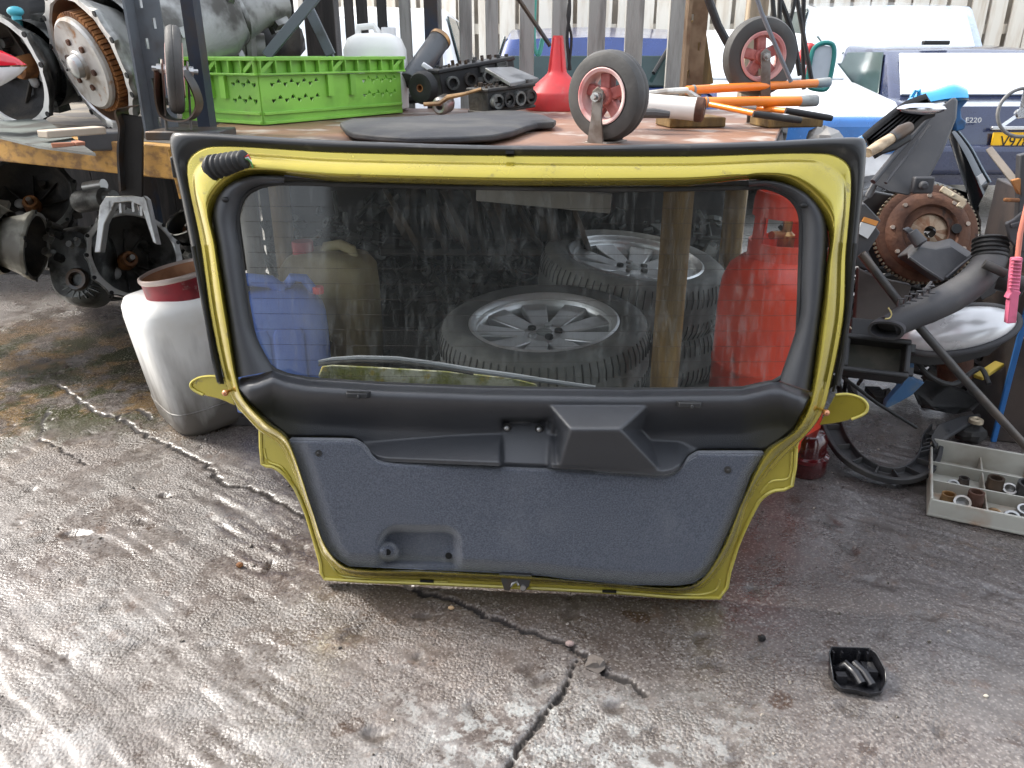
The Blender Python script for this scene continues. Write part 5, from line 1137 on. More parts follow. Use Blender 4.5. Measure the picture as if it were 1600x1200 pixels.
# ------------------------------------------------------------ seen through the window
def wheel(label, loc, rot, Rt, Wt, Rr, seed, nsp=9):
    t = thing('car_wheel', label, 'wheel', loc, rot, 'loose alloy wheels under the bench'); w = Wt/2
    mb = MB(); mb.lathe([(Rr*.98,-w*.85),(Rr*1.04,-w*.95),(Rr*1.2,-w*1.04),(Rt*.90,-w),(Rt*.965,-w*.86),(Rt*.995,-w*.6),(Rt,-w*.2),(Rt,w*.2),(Rt*.995,w*.6),(Rt*.965,w*.86),(Rt*.90,w),(Rr*1.2,w*1.04),(Rr*1.04,w*.95),(Rr*.98,w*.85)], 72); ty = mb.build('tyre', TYRE, t, 40)
    mb = MB()
    for k in range(84):
        a = 2*math.pi*k/84; c_, s_ = math.cos(a), math.sin(a)
        for sg in (1, -1):
            q = [(Rt*.968*c_, Rt*.968*s_, sg*w*.86), (Rt*1.004*c_, Rt*1.004*s_, sg*w*.55), (Rt*1.006*c_, Rt*1.006*s_, sg*w*.28)]
            mb.tube(q, .0022, 4)
    mb.build('tread_sipe', INK, ty)
    mb = MB(); mb.lathe([(Rr*.90,-w*.8),(Rr*.99,-w*.9),(Rr*1.02,-w*.95),(Rr*1.0,-w*.9),(Rr*.9,-w*.5),(Rr*.86,0),(Rr*.9,w*.45),(Rr*.93,w*.8),(Rr*1.0,w*.9),(Rr*1.03,w*.94),(Rr*1.0,w*.98),(Rr*.965,w*.93),(Rr*.9,w*.6)], 64); rm = mb.build('rim', ALLOY, t, 40)
    mb = MB(); mb.lathe([(0,w*.55),(Rr*.2,w*.55),(Rr*.3,w*.5),(Rr*.33,w*.38),(0,w*.36)], 32)
    for k in range(nsp):
        a = 2*math.pi*k/nsp + seed; c_, s_ = math.cos(a), math.sin(a); tx, ty_ = -s_, c_
        w0, w1 = Rr*.115, Rr*.19
        q = [(Rr*.25*c_ + tx*w0, Rr*.25*s_ + ty_*w0, w*.53), (Rr*.25*c_ - tx*w0, Rr*.25*s_ - ty_*w0, w*.53), (Rr*.93*c_ - tx*w1, Rr*.93*s_ - ty_*w1, w*.68), (Rr*.93*c_ + tx*w1, Rr*.93*s_ + ty_*w1, w*.68)]
        mb.slab(q, (0,0,-.03))
    mb.build('spokes', ALLOY, rm, 30, .005, 3)
    for k in range(5):
        a = 2*math.pi*k/5; mb = MB(); mb.disc(.0125, .02, 12, (Rr*.2*math.cos(a), Rr*.2*math.sin(a), w*.53)); mb.build('wheel_nut', STEEL if k % 2 else INK, rm)
    mb = MB(); mb.lathe([(0,w*.60),(.022,w*.59),(.028,w*.53),(.028,w*.5)], 20); mb.build('centre_cap', GREYCAP, rm)
    mb = MB(); mb.disc(Rr*.6, .02, 32, (0,0,-w*.1)); mb.build('spoke_shade_plate', DIRT, rm)  # dark disc standing in for shade behind the spokes
    return t
c = P(852, 502, 2.24); wheel('dusty alloy wheel lying flat nearest behind the window', (c.x, 2.28, c.z - .1), (R(5), R(-2), 0), .315, .2, .218, .3)
zlow = c.z - .1
c2 = P(1005, 405, 2.78); wheel('alloy wheel lying flat farther back behind the brown bench leg', (c2.x - .04, 2.78, c2.z - .085), (R(7), R(3), .5), .33, .205, .235, .1)
wheel('tyre and wheel lying underneath the nearest alloy wheel', (c.x - .02, 2.31, .1), (0, 0, .2), .3, .195, .21, .2)
wheel('tyre and wheel lying underneath the farther alloy wheel', (c2.x + .02, 2.86, .1), (0, 0, .9), .3, .195, .21, .6)
for k in range(1, 2):
    mb = MB(); mb.lathe([(.2,-.04),(.29,-.045),(.3,0),(.29,.045),(.2,.04)], 40, (c2.x + .02, 2.85, .245)); tag(mb.build('bald_tyre', RUBBER, None), 'bald black tyre sandwiched under the farther alloy wheel', 'tyre')
# jerrycans
c = P(452, 520, 2.3); jb = thing('jerrycan', 'blue plastic jerrycan with small red cap behind the window', 'jerrycan', (P(440,520,2.36).x - .035, 2.42, .04), (0, 0, R(18)))
jb.scale = (1.12, 1.12, 1.08)
mb = MB(); mb.loft(superloft([(.12,.085,0),(.14,.1,.012),(.143,.102,.1),(.143,.102,.24),(.14,.1,.29),(.115,.09,.335),(.07,.07,.352),(.02,.02,.354)], .45, 40), True, True, True); mb.build('body', BLUEPL, jb, 50)
mb = MB(); mb.tube([(-.11,-.02,.31),(-.10,-.02,.37),(-.075,-.02,.392),(.0,-.02,.378),(.03,-.02,.35)], .019, 12); mb.tube([(.03,.0,.34),(.06,-.02,.385),(.09,-.02,.38),(.12,-.02,.33)], .014, 10); mb.build('handle', BLUEPL, jb, 50)
for x in (-.06, .03): mb = MB(); mb.loft(superloft([(.038,.006,.03),(.042,.008,.05),(.042,.008,.24),(.034,.006,.26)], .5, 20), True, True, True); o = mb.build('side_panel', BLUEPL, jb, 50); o.location = (x, -.1, 0)
mb = MB(); mb.disc(.016, .02, 16, (.125,-.03,.345)); mb.build('cap', REDPL, jb)
zt_ = P(515, 392, 2.68).z
jo = thing('canister', 'oil stained cream canister with a red cap behind the window', 'canister', (P(515,480,2.68).x, 2.72, zt_ - .43), (0, 0, R(-14)))
mb = MB(); mb.loft(superloft([(.13,.11,0),(.15,.13,.012),(.155,.135,.08),(.155,.135,.30),(.15,.13,.37),(.125,.11,.405),(.08,.08,.42),(.02,.02,.425)], .5, 44), True, True, True); mb.build('body', OILCAN, jo, 50)
mb = MB(); mb.disc(.036, .045, 22, (-.075,-.03,.435)); cpo = mb.build('cap', mat('dull_red_cap', (.42,.04,.05), .5), jo)
mb = MB(); mb.tube([(-.02,0,.39),(.0,0,.435),(.05,0,.445),(.09,0,.43),(.1,0,.39)], .019, 12); mb.build('handle', OILCAN, jo, 50)
mb = MB(); mb.box((jo.location.x, 2.74, (zt_ - .43)/2), (.34,.3,max(.02, zt_ - .432))); tag(mb.build('block_stack', DIRT, None, 30, .006), 'dark block under the oil stained canister', 'block')
mb = MB(); mb.box((jb.location.x, 2.42, .018), (.34,.24,.036)); tag(mb.build('timber_sleeper', WOODD, None, 30, .006), 'dark timber under the blue jerrycan', 'timber')
# gas bottle
c = P(1222, 450, 2.1); gb = thing('gas_bottle', 'red propane gas bottle standing behind the right of the window', 'gas bottle', (c.x, 2.12, .0))
ztop = P(1222, 300, 2.1).z; k = ztop/.80
mb = MB(); prof = [(0,.03),(.12,.03),(.15,.05),(.16,.09),(.161,.1),(.1605,.30),(.163,.305),(.163,.315),(.1605,.32),(.16,.5),(.155,.55),(.14,.59),(.11,.615),(.085,.625),(0,.63)]
mb.lathe([(r_, z*k) for r_, z in prof], 56); mb.build('body', REDGAS, gb, 40)
mb = MB(); mb.lathe([(.115,.0),(.118,.0),(.118,.045*k),(.115,.045*k)], 40); mb.build('foot_ring', REDGAS, gb)
mb = MB(); n_ = 48; zz = [.60,.665,.735,.79,.80]
for (a0, a1, i0_, i1_) in ((0, 2*math.pi, 0, 1), (0, 2*math.pi, 2, 4)):
    A = np.linspace(a0, a1, n_ + 1); rings = []
    lv = {0: [(.600,.098),(.665,.096)], 2: [(.735,.094),(.78,.092),(.795,.088),(.80,.084)]}[i0_]
    for z, r_ in lv: rings.append([(r_*math.cos(a), r_*math.sin(a), z*k) for a in A])
    for z, r_ in lv[::-1]: rings.append([((r_-.006)*math.cos(a), (r_-.006)*math.sin(a), z*k) for a in A])
    rings.append(rings[0]); mb.loft(rings, False)
for am in (R(-160), R(-28), R(60), R(120)):
    A = np.linspace(am - .22, am + .22, 7); lv = [(.66,.0962),(.74,.0938)]
    rings = [[(r_*math.cos(a), r_*math.sin(a), z*k) for a in A] for z, r_ in lv] + [[((r_-.0062)*math.cos(a), (r_-.0062)*math.sin(a), z*k) for a in A] for z, r_ in lv[::-1]]
    rings.append(rings[0]); mb.loft(rings, False)
mb.build('valve_guard', REDGAS, gb, 50)
mb = MB(); mb.lathe([(0,.62*k),(.022,.62*k),(.022,.68*k),(.012,.69*k),(.012,.72*k),(0,.72*k)], 18); mb.tube([(0,0,.68*k),(-.05,-.03,.685*k)], .011, 10); mb.build('valve', BRASS, gb)
# brake discs in a row under the bench
bdm = mat('dark_disc_iron', (.055,.052,.05), .6, .5, c2=(.10,.075,.055), sc=9)
bd0 = thing('brake_disc', 'leftmost brake disc in the row standing under the bench', 'brake disc', (0,0,0), group='brake discs stacked under the bench')
mb = MB(); mb.lathe([(.035,-.03),(.06,-.03),(.065,.0),(.075,.006),(.135,.006),(.137,.004),(.137,-.012),(.135,-.014),(.075,-.014),(.07,-.036),(.035,-.036),(.035,-.03)], 40); mb.build('disc', bdm, bd0, 40)
xs_ = [632, 660, 690, 712, 730, 752, 778, 802, 828, 852, 878, 905]
for k, x in enumerate(xs_):
    p = P(x, 345, 2.95 + .02*(k % 3)); M_ = Matrix.Translation(p) @ Matrix.Rotation(R(62 + 6*((k*7) % 4)), 4, 'Y') @ Matrix.Rotation(R(12*((k*5) % 3) - 12), 4, 'X')
    if k == 0: bd0.matrix_world = M_
    else: dup(bd0, M=M_)['label'] = ('second third fourth fifth sixth seventh eighth ninth tenth eleventh twelfth'.split())[k-1] + ' brake disc from the left in the row under the bench'
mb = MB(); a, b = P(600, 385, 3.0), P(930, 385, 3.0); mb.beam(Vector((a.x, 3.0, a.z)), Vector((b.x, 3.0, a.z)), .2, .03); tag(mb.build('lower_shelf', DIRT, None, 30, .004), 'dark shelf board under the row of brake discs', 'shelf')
# scrap heap under the bench: nobody could count it
rr = random.Random(11); mb = MB()
for k in range(1500):
    x, y = rr.uniform(-1.0, .85), rr.uniform(2.45, 3.3); h = .10 + .55*max(0, (y - 2.35)/.95)*(1 - .25*abs(x + .1)) + .05*math.sin(x*9)
    z = rr.uniform(.0, 1)**.5*h; s = rr.uniform(.012, .05); Mr = Matrix.Rotation(rr.uniform(0, 6.28), 4, Vector((rr.uniform(-1,1), rr.uniform(-1,1), rr.uniform(-1,1))).normalized())
    if (x - c2.x)**2 + (y - 2.82)**2 < .42**2 or (x > .55 and y < 2.5): continue
    if -.62 < x < -.3 and y < 2.9 and z > .02: continue
    if k % 3 == 0: mb.box((x, y, z), (s, s*rr.uniform(.4,2.5), s*.4), Mr)
    elif k % 3 == 1: d_ = Mr.to_3x3() @ Vector((s*1.4, 0, 0)); mb.tube([Vector((x,y,z)) - d_, Vector((x,y,z)) + d_*.4, Vector((x,y,z)) + d_ + Vector((0,0,s*.3))], s*.22, 6)
    else: mb.lathe([(s*.3,0),(s*.7,0),(s*.7,s*.35),(s*.3,s*.35),(s*.3,0)], 9, (x,y,z), Mr.to_3x3())
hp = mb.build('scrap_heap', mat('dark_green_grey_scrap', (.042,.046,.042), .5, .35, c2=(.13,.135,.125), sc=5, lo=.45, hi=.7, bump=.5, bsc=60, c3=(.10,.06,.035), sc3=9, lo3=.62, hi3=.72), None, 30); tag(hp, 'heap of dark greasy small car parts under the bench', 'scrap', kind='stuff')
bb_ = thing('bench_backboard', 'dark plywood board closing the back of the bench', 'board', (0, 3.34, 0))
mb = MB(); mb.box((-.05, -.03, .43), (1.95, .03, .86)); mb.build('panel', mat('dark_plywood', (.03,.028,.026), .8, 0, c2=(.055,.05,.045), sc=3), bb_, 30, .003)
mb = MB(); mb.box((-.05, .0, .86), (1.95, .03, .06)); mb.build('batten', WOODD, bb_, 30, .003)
# ------------------------------------------------------------ scrap on the right
def poly_thing(name, label, cat, pts, d, thick, m, bevel=.003, dd=None, back=(0, 1, .1)):
    """flat moulded piece: outline seen at distance d (dd: per-point distance), thickened away from the viewer"""
    q = [P(x, y, (dd[i] if dd else d)) for i, (x, y) in enumerate(pts)]
    o = Vector((0, 0, 0))
    for p in q: o += p
    o /= len(q); mb = MB(); mb.slab([p - o for p in q], Vector(back).normalized()*thick)
    k = mb.build(name, m, None, 35, bevel); k.location = o; return tag(k, label, cat)
# cabinet at the right edge
cb = thing('metal_cabinet', 'dark brown metal cabinet with a chipped blue edge at the right', 'cabinet', (1.47, 2.2, 0), (0, 0, R(-14)))
mb = MB(); mb.box((.3, .25, .36), (.6, .5, .72)); mb.build('carcass', CABINET, cb, 30, .004)
mb = MB(); mb.box((.004, -.004, .36), (.016, .012, .72)); mb.build('blue_edge', BLUEEDGE, cb, 30, .003)
mb = MB(); mb.box((.12, -.012, .26), (.05, .02, .12)); mb.tube([(.03,-.02,.40),(.0,-.05,.35),(.03,-.05,.30),(.1,-.03,.28)], .004, 6); mb.build('handle_plate', FROST, cb, 30, .004)
# grey scuttle panel with louvres
sc_ = thing('scuttle_panel', 'grey black plastic scuttle panel with curved louvres propped up at the right', 'car part', P(1420, 300, 2.0))
Mi = Matrix.Translation(-P(1420, 300, 2.0)); mb = MB(Mi)
fl = [(1489,152),(1494,158),(1492,186),(1470,240),(1450,278),(1440,304),(1424,300),(1420,306),(1388,300),(1368,290),(1358,312),(1350,306),(1362,285),(1395,245),(1430,205),(1462,172)]
q = [P(x, y, 2.0 + (310-y)*.0009) for x, y in fl]; mb.slab(q, Vector((.02,.03,.0))); mb.build('flat', GREYPL, sc_, 35, .004)
mb = MB(Mi); mb.tube([P(1364,284,1.985), P(1400,240,2.03), P(1462,171,2.1)], .007, 8); mb.tube([P(1384,286,1.985), P(1420,240,2.03), P(1452,196,2.07)], .004, 6); mb.build('ridge', GREYPL, sc_)
for k in range(7):
    o = k*7.5; mb = MB(Mi); s = [tuple(p) for p in cr([(1352 + o*.25, 232 + o*.5 - 14), (1375 + o*.7, 198 + o*.35), (1415 + o*.55, 168 + o*.3), (1448 + o*.25, 155 + o*.4)], 5)]
    mb.tube([P(x, y, 2.05) for x, y in s], .0065, 6, True, 2.2); mb.build('louvre', GREYPL if k % 2 else BLK, sc_, 40)
mb = MB(Mi); mb.box(P(1441,289,1.99), (.05,.02,.04)); mb.disc(.010, .03, 14, P(1441,289,1.98), Matrix.Rotation(R(90),3,'X')); mb.build('screw_tab', GREYPL, sc_, 30, .006)
mb = MB(Mi); mb.ball(P(1440,170,2.03), .05, 1.2, .3, .28); o = mb.build('chrome_strip', mat('bright_chrome', (.7,.7,.72), .15, 1), sc_)
# sky-blue bumper corner
bl = thing('blue_bumper_panel', 'sky blue curved bumper panel leaning behind the grey scuttle panel', 'bumper', P(1440, 170, 2.3)); Mi = Matrix.Translation(-P(1440, 170, 2.3))
top = cr([(1338,216),(1362,203),(1392,186),(1410,165),(1428,147),(1460,140),(1490,131),(1512,139)], 6); bot = cr([(1352,232),(1372,212),(1396,194),(1420,180),(1446,166),(1470,160),(1496,158),(1514,156)], 6)
mb = MB(Mi); rings = []
for t_, dw in ((0,.10),(.04,.02),(.2,.0),(.55,-.012),(.8,-.02),(.92,-.012),(1.0,.0),(1.02,.06)):
    rings.append([P(a[0]*(1-t_)+b[0]*t_, a[1]*(1-t_)+b[1]*t_, 2.3 + dw) for a, b in zip(top, bot)])
mb.loft(rings, False); mb.build('skin', SKYBLUE, bl, 60)
mb = MB(Mi); mb.slab([P(x, y, 2.31) for x, y in ((1482,158),(1504,141),(1514,146),(1513,158),(1502,170),(1503,184),(1511,190),(1508,202),(1494,206),(1490,180))], (0,.03,0)); mb.build('end_bracket', mat('scuffed_blue', (.03,.12,.28), .5, 0, c2=(.05,.06,.08), sc=12), bl, 30, .004)
mb = MB(Mi); mb.tube([P(x, y, 2.27) for x, y in ((1424,152),(1430,142),(1436,141),(1436,150))], .006, 8); mb.build('tow_eye_cover', SKYBLUE, bl)
# hammer
hm = thing('hammer', 'hammer with a tan wooden handle resting on the tailgate corner', 'hammer', P(1360, 238, 1.82)); Mi = Matrix.Translation(-P(1360, 238, 1.82))
mb = MB(Mi); mb.tube([P(1356,239,1.80), P(1372,229,1.82), P(1396,214,1.85)], [.0105,.0125,.0115], 12); mb.build('handle', TAN, hm)
mb = MB(Mi); mb.tube([P(1393,216,1.845), P(1408,206,1.86), P(1420,199,1.88)], [.0125,.0155,.0125], 12); mb.build('head', DARKMETAL, hm)
mb = MB(Mi); mb.tube([P(1373,236,1.84), P(1395,229,1.85), P(1418,215,1.87)], .010, 10); mb.build('claw', INK, hm)
# black wing panel with white sticker
wg = thing('black_wing_panel', 'black car wing panel with a small white sticker propped behind the rusty clutch', 'car panel', P(1510, 260, 2.35)); Mi = Matrix.Translation(-P(1510, 260, 2.35))
L1 = cr([(1481,188),(1500,208),(1518,232),(1534,262),(1547,284)], 5); L2 = cr([(1478,205),(1490,240),(1500,270),(1510,300),(1521,338)], 5)
mb = MB(Mi); rings = [[P(a[0]*(1-t_)+b[0]*t_, a[1]*(1-t_)+b[1]*t_, 2.35 + dw) for a, b in zip(L1, L2)] for t_, dw in ((-.05,.03),(0,0),(.12,-.012),(.4,-.02),(.8,0),(1,.03),(1.0,.06))]
mb.loft(rings, False); mb.build('skin', mat('gloss_black_paint', (.010,.013,.016), .2, 0, coat=1), wg, 60)
mb = MB(Mi); mb.tube([P(p[0], p[1], 2.345) for p in L1], .006, 6, True, .5); mb.build('edge_highlight', mat('pale_edge_highlight', (.5,.6,.68), .3, .3), wg)  # pale strip standing in for light along the panel edge
mb = MB(Mi); mb.slab([P(1527,276,2.32), P(1535,271,2.32), P(1541,282,2.32), P(1533,290,2.32)], (0,.003,0)); mb.build('sticker', STICKER, wg)
# dark filler panels behind the clutch (crumpled inner arch)
ar = thing('wheel_arch_liner', 'crumpled black wheel arch liner behind the rusty clutch', 'car part', P(1440, 300, 2.4))
mb = MB(); rings = []
rr = random.Random(3)
for j in range(12):
    a = math.pi*j/11; rings.append([(.20*math.cos(a)*(1+.1*rr.random()) + .02*math.sin(i*1.3), .03*math.sin(i*.9 + j) + i*.022, .16*math.sin(a) - .14 + .01*rr.random()) for i in range(9)])
mb.loft(rings, False); mb.build('liner', mat('glossy_black_liner', (.008,.008,.009), .28), ar, 40)
# clutch
cm_ = frame(P(1449, 364, 2.12), img_axis(1449, 364, 22, .5, -.3), (1,0,0)); cl = thing('clutch', 'rusty round clutch with toothed edge and spring fingers among the scrap', 'clutch', M=cm_); Rr = .129
mb = MB(); mb.lathe([(Rr*.3,-.03),(Rr*.96,-.03),(Rr,-.026),(Rr,-.004),(Rr*.96,0),(Rr*.84,.002),(Rr*.8,.012),(Rr*.66,.022),(Rr*.56,.022),(Rr*.52,.014),(Rr*.38,.018),(Rr*.36,.008),(Rr*.3,-.03)], 64); mb.build('cover_plate', RUST, cl, 35)
mb = MB()
for k in range(70):
    a = 2*math.pi*k/70; mb.beam((Rr*.98*math.cos(a), Rr*.98*math.sin(a), -.016), (Rr*1.045*math.cos(a), Rr*1.045*math.sin(a), -.016), .006, .012)
mb.build('ring_teeth', mat('grimy_teeth', (.3,.26,.18), .6, .4, c2=(.1,.07,.05), sc=6), cl)
for k in range(18):
    a = 2*math.pi*k/18; mb = MB(); c_, s_ = math.cos(a), math.sin(a); w0, w1 = .0085, .005
    mb.slab([(Rr*.37*c_ - s_*w0, Rr*.37*s_ + c_*w0, .010), (Rr*.37*c_ + s_*w0, Rr*.37*s_ - c_*w0, .010), (Rr*.12*c_ + s_*w1*.6, Rr*.12*s_ - c_*w1*.6, .018), (Rr*.12*c_ - s_*w1*.6, Rr*.12*s_ + c_*w1*.6, .018)], (0,0,-.003)); mb.build('spring_finger', mat('finger_steel', (.34,.26,.18), .45, .7, c2=(.18,.09,.05), sc=14), cl, 30)
for k in range(9):
    a = 2*math.pi*k/9 + .2; mb = MB(); mb.disc(.0058, .008, 10, (Rr*.74*math.cos(a), Rr*.74*math.sin(a), .018)); mb.build('rivet', mat('worn_rivet', (.4,.33,.27), .5, .5), cl)
mb = MB(); mb.disc(.013, .006, 16, (Rr*.5, Rr*.05, .021)); mb.disc(.012, .006, 16, (-Rr*.3, -Rr*.42, .021)); split_loose(mb.build('vent_hole', INK, cl))
mb = MB(); mb.M = frame(P(1489,306,2.1), img_axis(1489,306,20,.3,-.5), (.8,0,-.6)); mb.box((0,0,0), (.07,.016,.012)); mb.box((.03,-.008,0), (.018,.02,.012)); mb.disc(.005,.016,10,(0,0,0)); tag(mb.build('cream_bracket', mat('cream_paint', (.5,.45,.33), .6, 0, c2=(.28,.22,.15), sc=12), None, 30, .003), 'cream painted bracket on the upper rim of the rusty clutch', 'bracket')
# label bracket on the left of the clutch
lb = poly_thing('labelled_bracket', 'grey plastic bracket with an orange and white sticker beside the tailgate', 'car part', [(1341,320),(1352,318),(1377,345),(1370,356),(1376,364),(1357,394),(1366,410),(1361,424),(1336,415),(1338,360)], 1.95, .02, GREYPL)
mb = MB(); o = P(1355,352,1.944) - lb.location; mb.slab([P(1351,339,1.944)-lb.location, P(1373,346,1.944)-lb.location, P(1369,353,1.944)-lb.location, P(1347,346,1.944)-lb.location], (0,.004,0)); mb.build('orange_sticker', STICKOR, lb)
mb = MB(); mb.slab([P(1346,347,1.944)-lb.location, P(1369,354,1.944)-lb.location, P(1356,373,1.944)-lb.location, P(1340,364,1.944)-lb.location], (0,.004,0)); mb.build('white_sticker', STICKER, lb)
# air box lying on the clutch
ab = thing('air_box', 'grey plastic air box with a round spigot lying over the rusty clutch', 'air box', P(1465, 400, 2.0)); Mi = Matrix.Translation(-P(1465, 400, 2.0)); mb = MB(Mi)
f_ = [P(1416,396,1.98), P(1438,376,2.02), P(1462,378,2.04), P(1485,372,2.06), P(1521,397,2.05), P(1488,432,1.99), P(1474,437,1.98)]
g_ = [P(1417,404,1.96), P(1436,386,1.98), P(1462,390,1.99), P(1484,384,2.0), P(1514,404,2.0), P(1484,436,1.95), P(1472,440,1.94)]
b_ = [p + Vector((.02,.09,-.03)) for p in f_]; mb.loft([b_, f_, g_], True, True, True); mb.build('shell', GREYPL, ab, 35, .006, 3)
mb = MB(Mi); mb.tube([P(1424,362,1.99), P(1440,382,1.97)], [.014,.017], 12); mb.slab([P(1414,360,1.985), P(1424,356,1.985), P(1446,379,1.965), P(1437,387,1.965)], (0,.02,0)); mb.build('spigot', GREYPL, ab, 35, .003)
mb = MB(Mi); mb.tube([P(1420,402,1.955), P(1445,420,1.945), P(1473,438,1.935)], .004, 6); mb.tube([P(1478,434,1.94), P(1500,415,1.96), P(1519,400,1.98)], .003, 6); mb.build('seam', GREYPL, ab)
# intake pipe
ip = thing('intake_pipe', 'grey plastic intake pipe with an oval mouth curving across the scrap', 'intake pipe', P(1470, 470, 1.9)); Mi = Matrix.Translation(-P(1470, 470, 1.9))
path = [tuple(p) for p in cr([(1388,512,1.86),(1415,497,1.87),(1450,481,1.88),(1490,462,1.90),(1525,436,1.93),(1546,408,1.96),(1551,390,1.98)], 5)]
mb = MB(Mi); mb.tube([P(x, y, d) for x, y, d in path], [.030 + .008*min(1, i/10) for i in range(len(path))], 20, False); mb.tube([P(x, y, d) for x, y, d in path[1:]], [.025 + .008*min(1, i/10) for i in range(len(path)-1)], 20, False); mb.build('pipe', GREYPL, ip, 50)
mb = MB(Mi); A, B = P(1546,404,1.965), P(1548,374,1.99); n_ = 9; mb.tube([A.lerp(B, i/(n_*2)) for i in range(n_*2+1)], [.042 if i % 4 < 2 else .037 for i in range(n_*2+1)], 20); mb.build('bellows', RUBBER, ip, 40)
mb = MB(Mi); fo = frame(P(1386,514,1.85), img_axis(1386,514,25,-.3,.6), (1,-.0,.15)); s = [(.038*math.copysign(abs(math.cos(a))**.7, math.cos(a)), .021*math.sin(a)) for a in np.linspace(0, 2*math.pi, 29)[:-1]]
mb.M = Mi @ fo; mb.loft([[(x*1.0, y*1.0, -.03) for x, y in s], [(x*1.1, y*1.12, 0) for x, y in s], [(x*1.1, y*1.12, .012) for x, y in s], [(x*.92, y*.88, .012) for x, y in s], [(x*.85, y*.8, -.03) for x, y in s]], True, False, True); mb.build('oval_mouth', GREYPL, ip, 40)
mb = MB(Mi)
for k in range(6):
    x, y = 1404 + k*9.5, 474 - k*4; c = P(x, y, 1.845); mb.box(c, (.0035,.006,.014)); mb.box(P(x+4.5, y-7, 1.845), (.013,.006,.0025)); mb.box(P(x+4.5, y+4, 1.845), (.013,.006,.0025))
mb.build('moulded_grid', GREYPL, ip)
mb = MB(Mi); mb.tube([P(1442,457,1.86), P(1455,441,1.88), P(1458,448,1.88)], .004, 6); mb.build('clip', GREYPL, ip)
mb = MB(Mi); mb.tube([P(1537,412,1.90), P(1572,428,1.88)], .011, 12); mb.build('side_spigot', RUBBER, ip)
mb = MB(); mb.M = frame(P(1560,438,2.0), (.7,-.6,-.1)); mb.lathe([(.02,.0),(.026,.0),(.026,.06),(.02,.06),(.02,0)], 18); tag(mb.build('hose_stub', RUBBER, None), 'short black hose stub right of the intake pipe', 'hose')
# silver lamp shell
sl = thing('headlamp_shell', 'shiny silver headlamp shell with a grey rim under the intake pipe', 'headlamp', M=frame(P(1495, 515, 2.08), img_axis(1495,515,28,.2,-.8), (1,0,.12)))
mb = MB(); mb.ball((0,0,0), 1, .15, .062, .04, 36, 12); mb.build('reflector', mat('bright_reflector', (.78,.78,.78), .25, .25, c2=(.62,.62,.62), sc=4, coat=.6), sl, 60)
mb = MB(); mb.tube([(.155*math.cos(a), .067*math.sin(a), -.002) for a in np.linspace(0, 2*math.pi, 49)], .010, 8, False); mb.build('rim', GREYPL, sl, 60)
# grey inner panel behind, left
poly_thing('inner_panel', 'plain grey plastic panel standing behind the bar beside the tailgate', 'car part', [(1342,420),(1358,428),(1395,440),(1425,446),(1418,470),(1395,500),(1370,520),(1345,530),(1336,500)], 2.1, .02, mat('brown_grey_panel', (.12,.105,.095), .6, 0, c2=(.07,.06,.055), sc=5))
# air filter housing
af = thing('air_filter_housing', 'open black air filter housing leaning by the tailgate tab', 'filter housing', M=frame(P(1366, 560, 1.9), img_axis(1366,560,18,.2,-.4), (1,.0,-.22)))
mb = MB()
for c_, d_ in (((0,.043,0),(.155,.014,.07)), ((0,-.043,0),(.155,.014,.07)), ((-.071,0,0),(.014,.075,.07)), ((.071,0,0),(.014,.075,.07)), ((0,0,-.04),(.15,.09,.012)), ((-.01,.075,-.02),(.11,.05,.06))): mb.box(c_, d_)
mb.build('shell', BLK, af, 30, .005, 3)
mb = MB(); mb.box((0,0,-.022), (.128,.072,.01)); mb.build('filter_pad', mat('olive_filter', (.06,.058,.045), .8, 0, c2=(.10,.09,.07), sc=14), af)
mb = MB()
for sx in (-1, 1):
    for sy in (-1, 1): mb.box((sx*.082, sy*.03, .02), (.012,.02,.014))
split_loose(mb.build('clip', BLK, af, 30))
# bars and rods
mb = MB(); mb.tube([P(1346,396,1.93), P(1420,492,1.88), P(1500,585,1.84), P(1605,700,1.80)], .0105, 12); tag(mb.build('steel_bar', mat('dull_dark_bar', (.07,.068,.066), .45, .5, c2=(.12,.1,.085), sc=9), None), 'long dark steel bar leaning diagonally across the scrap on the right', 'bar')
mb = MB(); mb.tube([P(1318,590,1.9), P(1370,630,1.98), P(1432,668,2.02)], .0048, 8); tag(mb.build('thin_black_rod', INK, None), 'thin black rod running from the tailgate tab to the curved trim', 'rod')
mb = MB(); mb.tube([P(x, y, 1.84) for x, y in [tuple(p) for p in cr([(1388,481),(1393,490),(1390,497),(1383,498)], 4)]], .0018, 6); tag(mb.build('yellow_string', mat('yellow_string', (.6,.5,.2)), None), 'short loop of yellow string by the intake pipe mouth', 'string')
mb = MB(); mb.tube([P(x, y, 1.86) for x, y in [tuple(p) for p in cr([(1316,520),(1320,513),(1328,511),(1330,514)], 4)]], .0018, 6); tag(mb.build('frayed_twine', mat('pale_twine', (.5,.42,.3)), None), 'wisp of pale twine on the tailgate edge above the filter housing', 'twine')
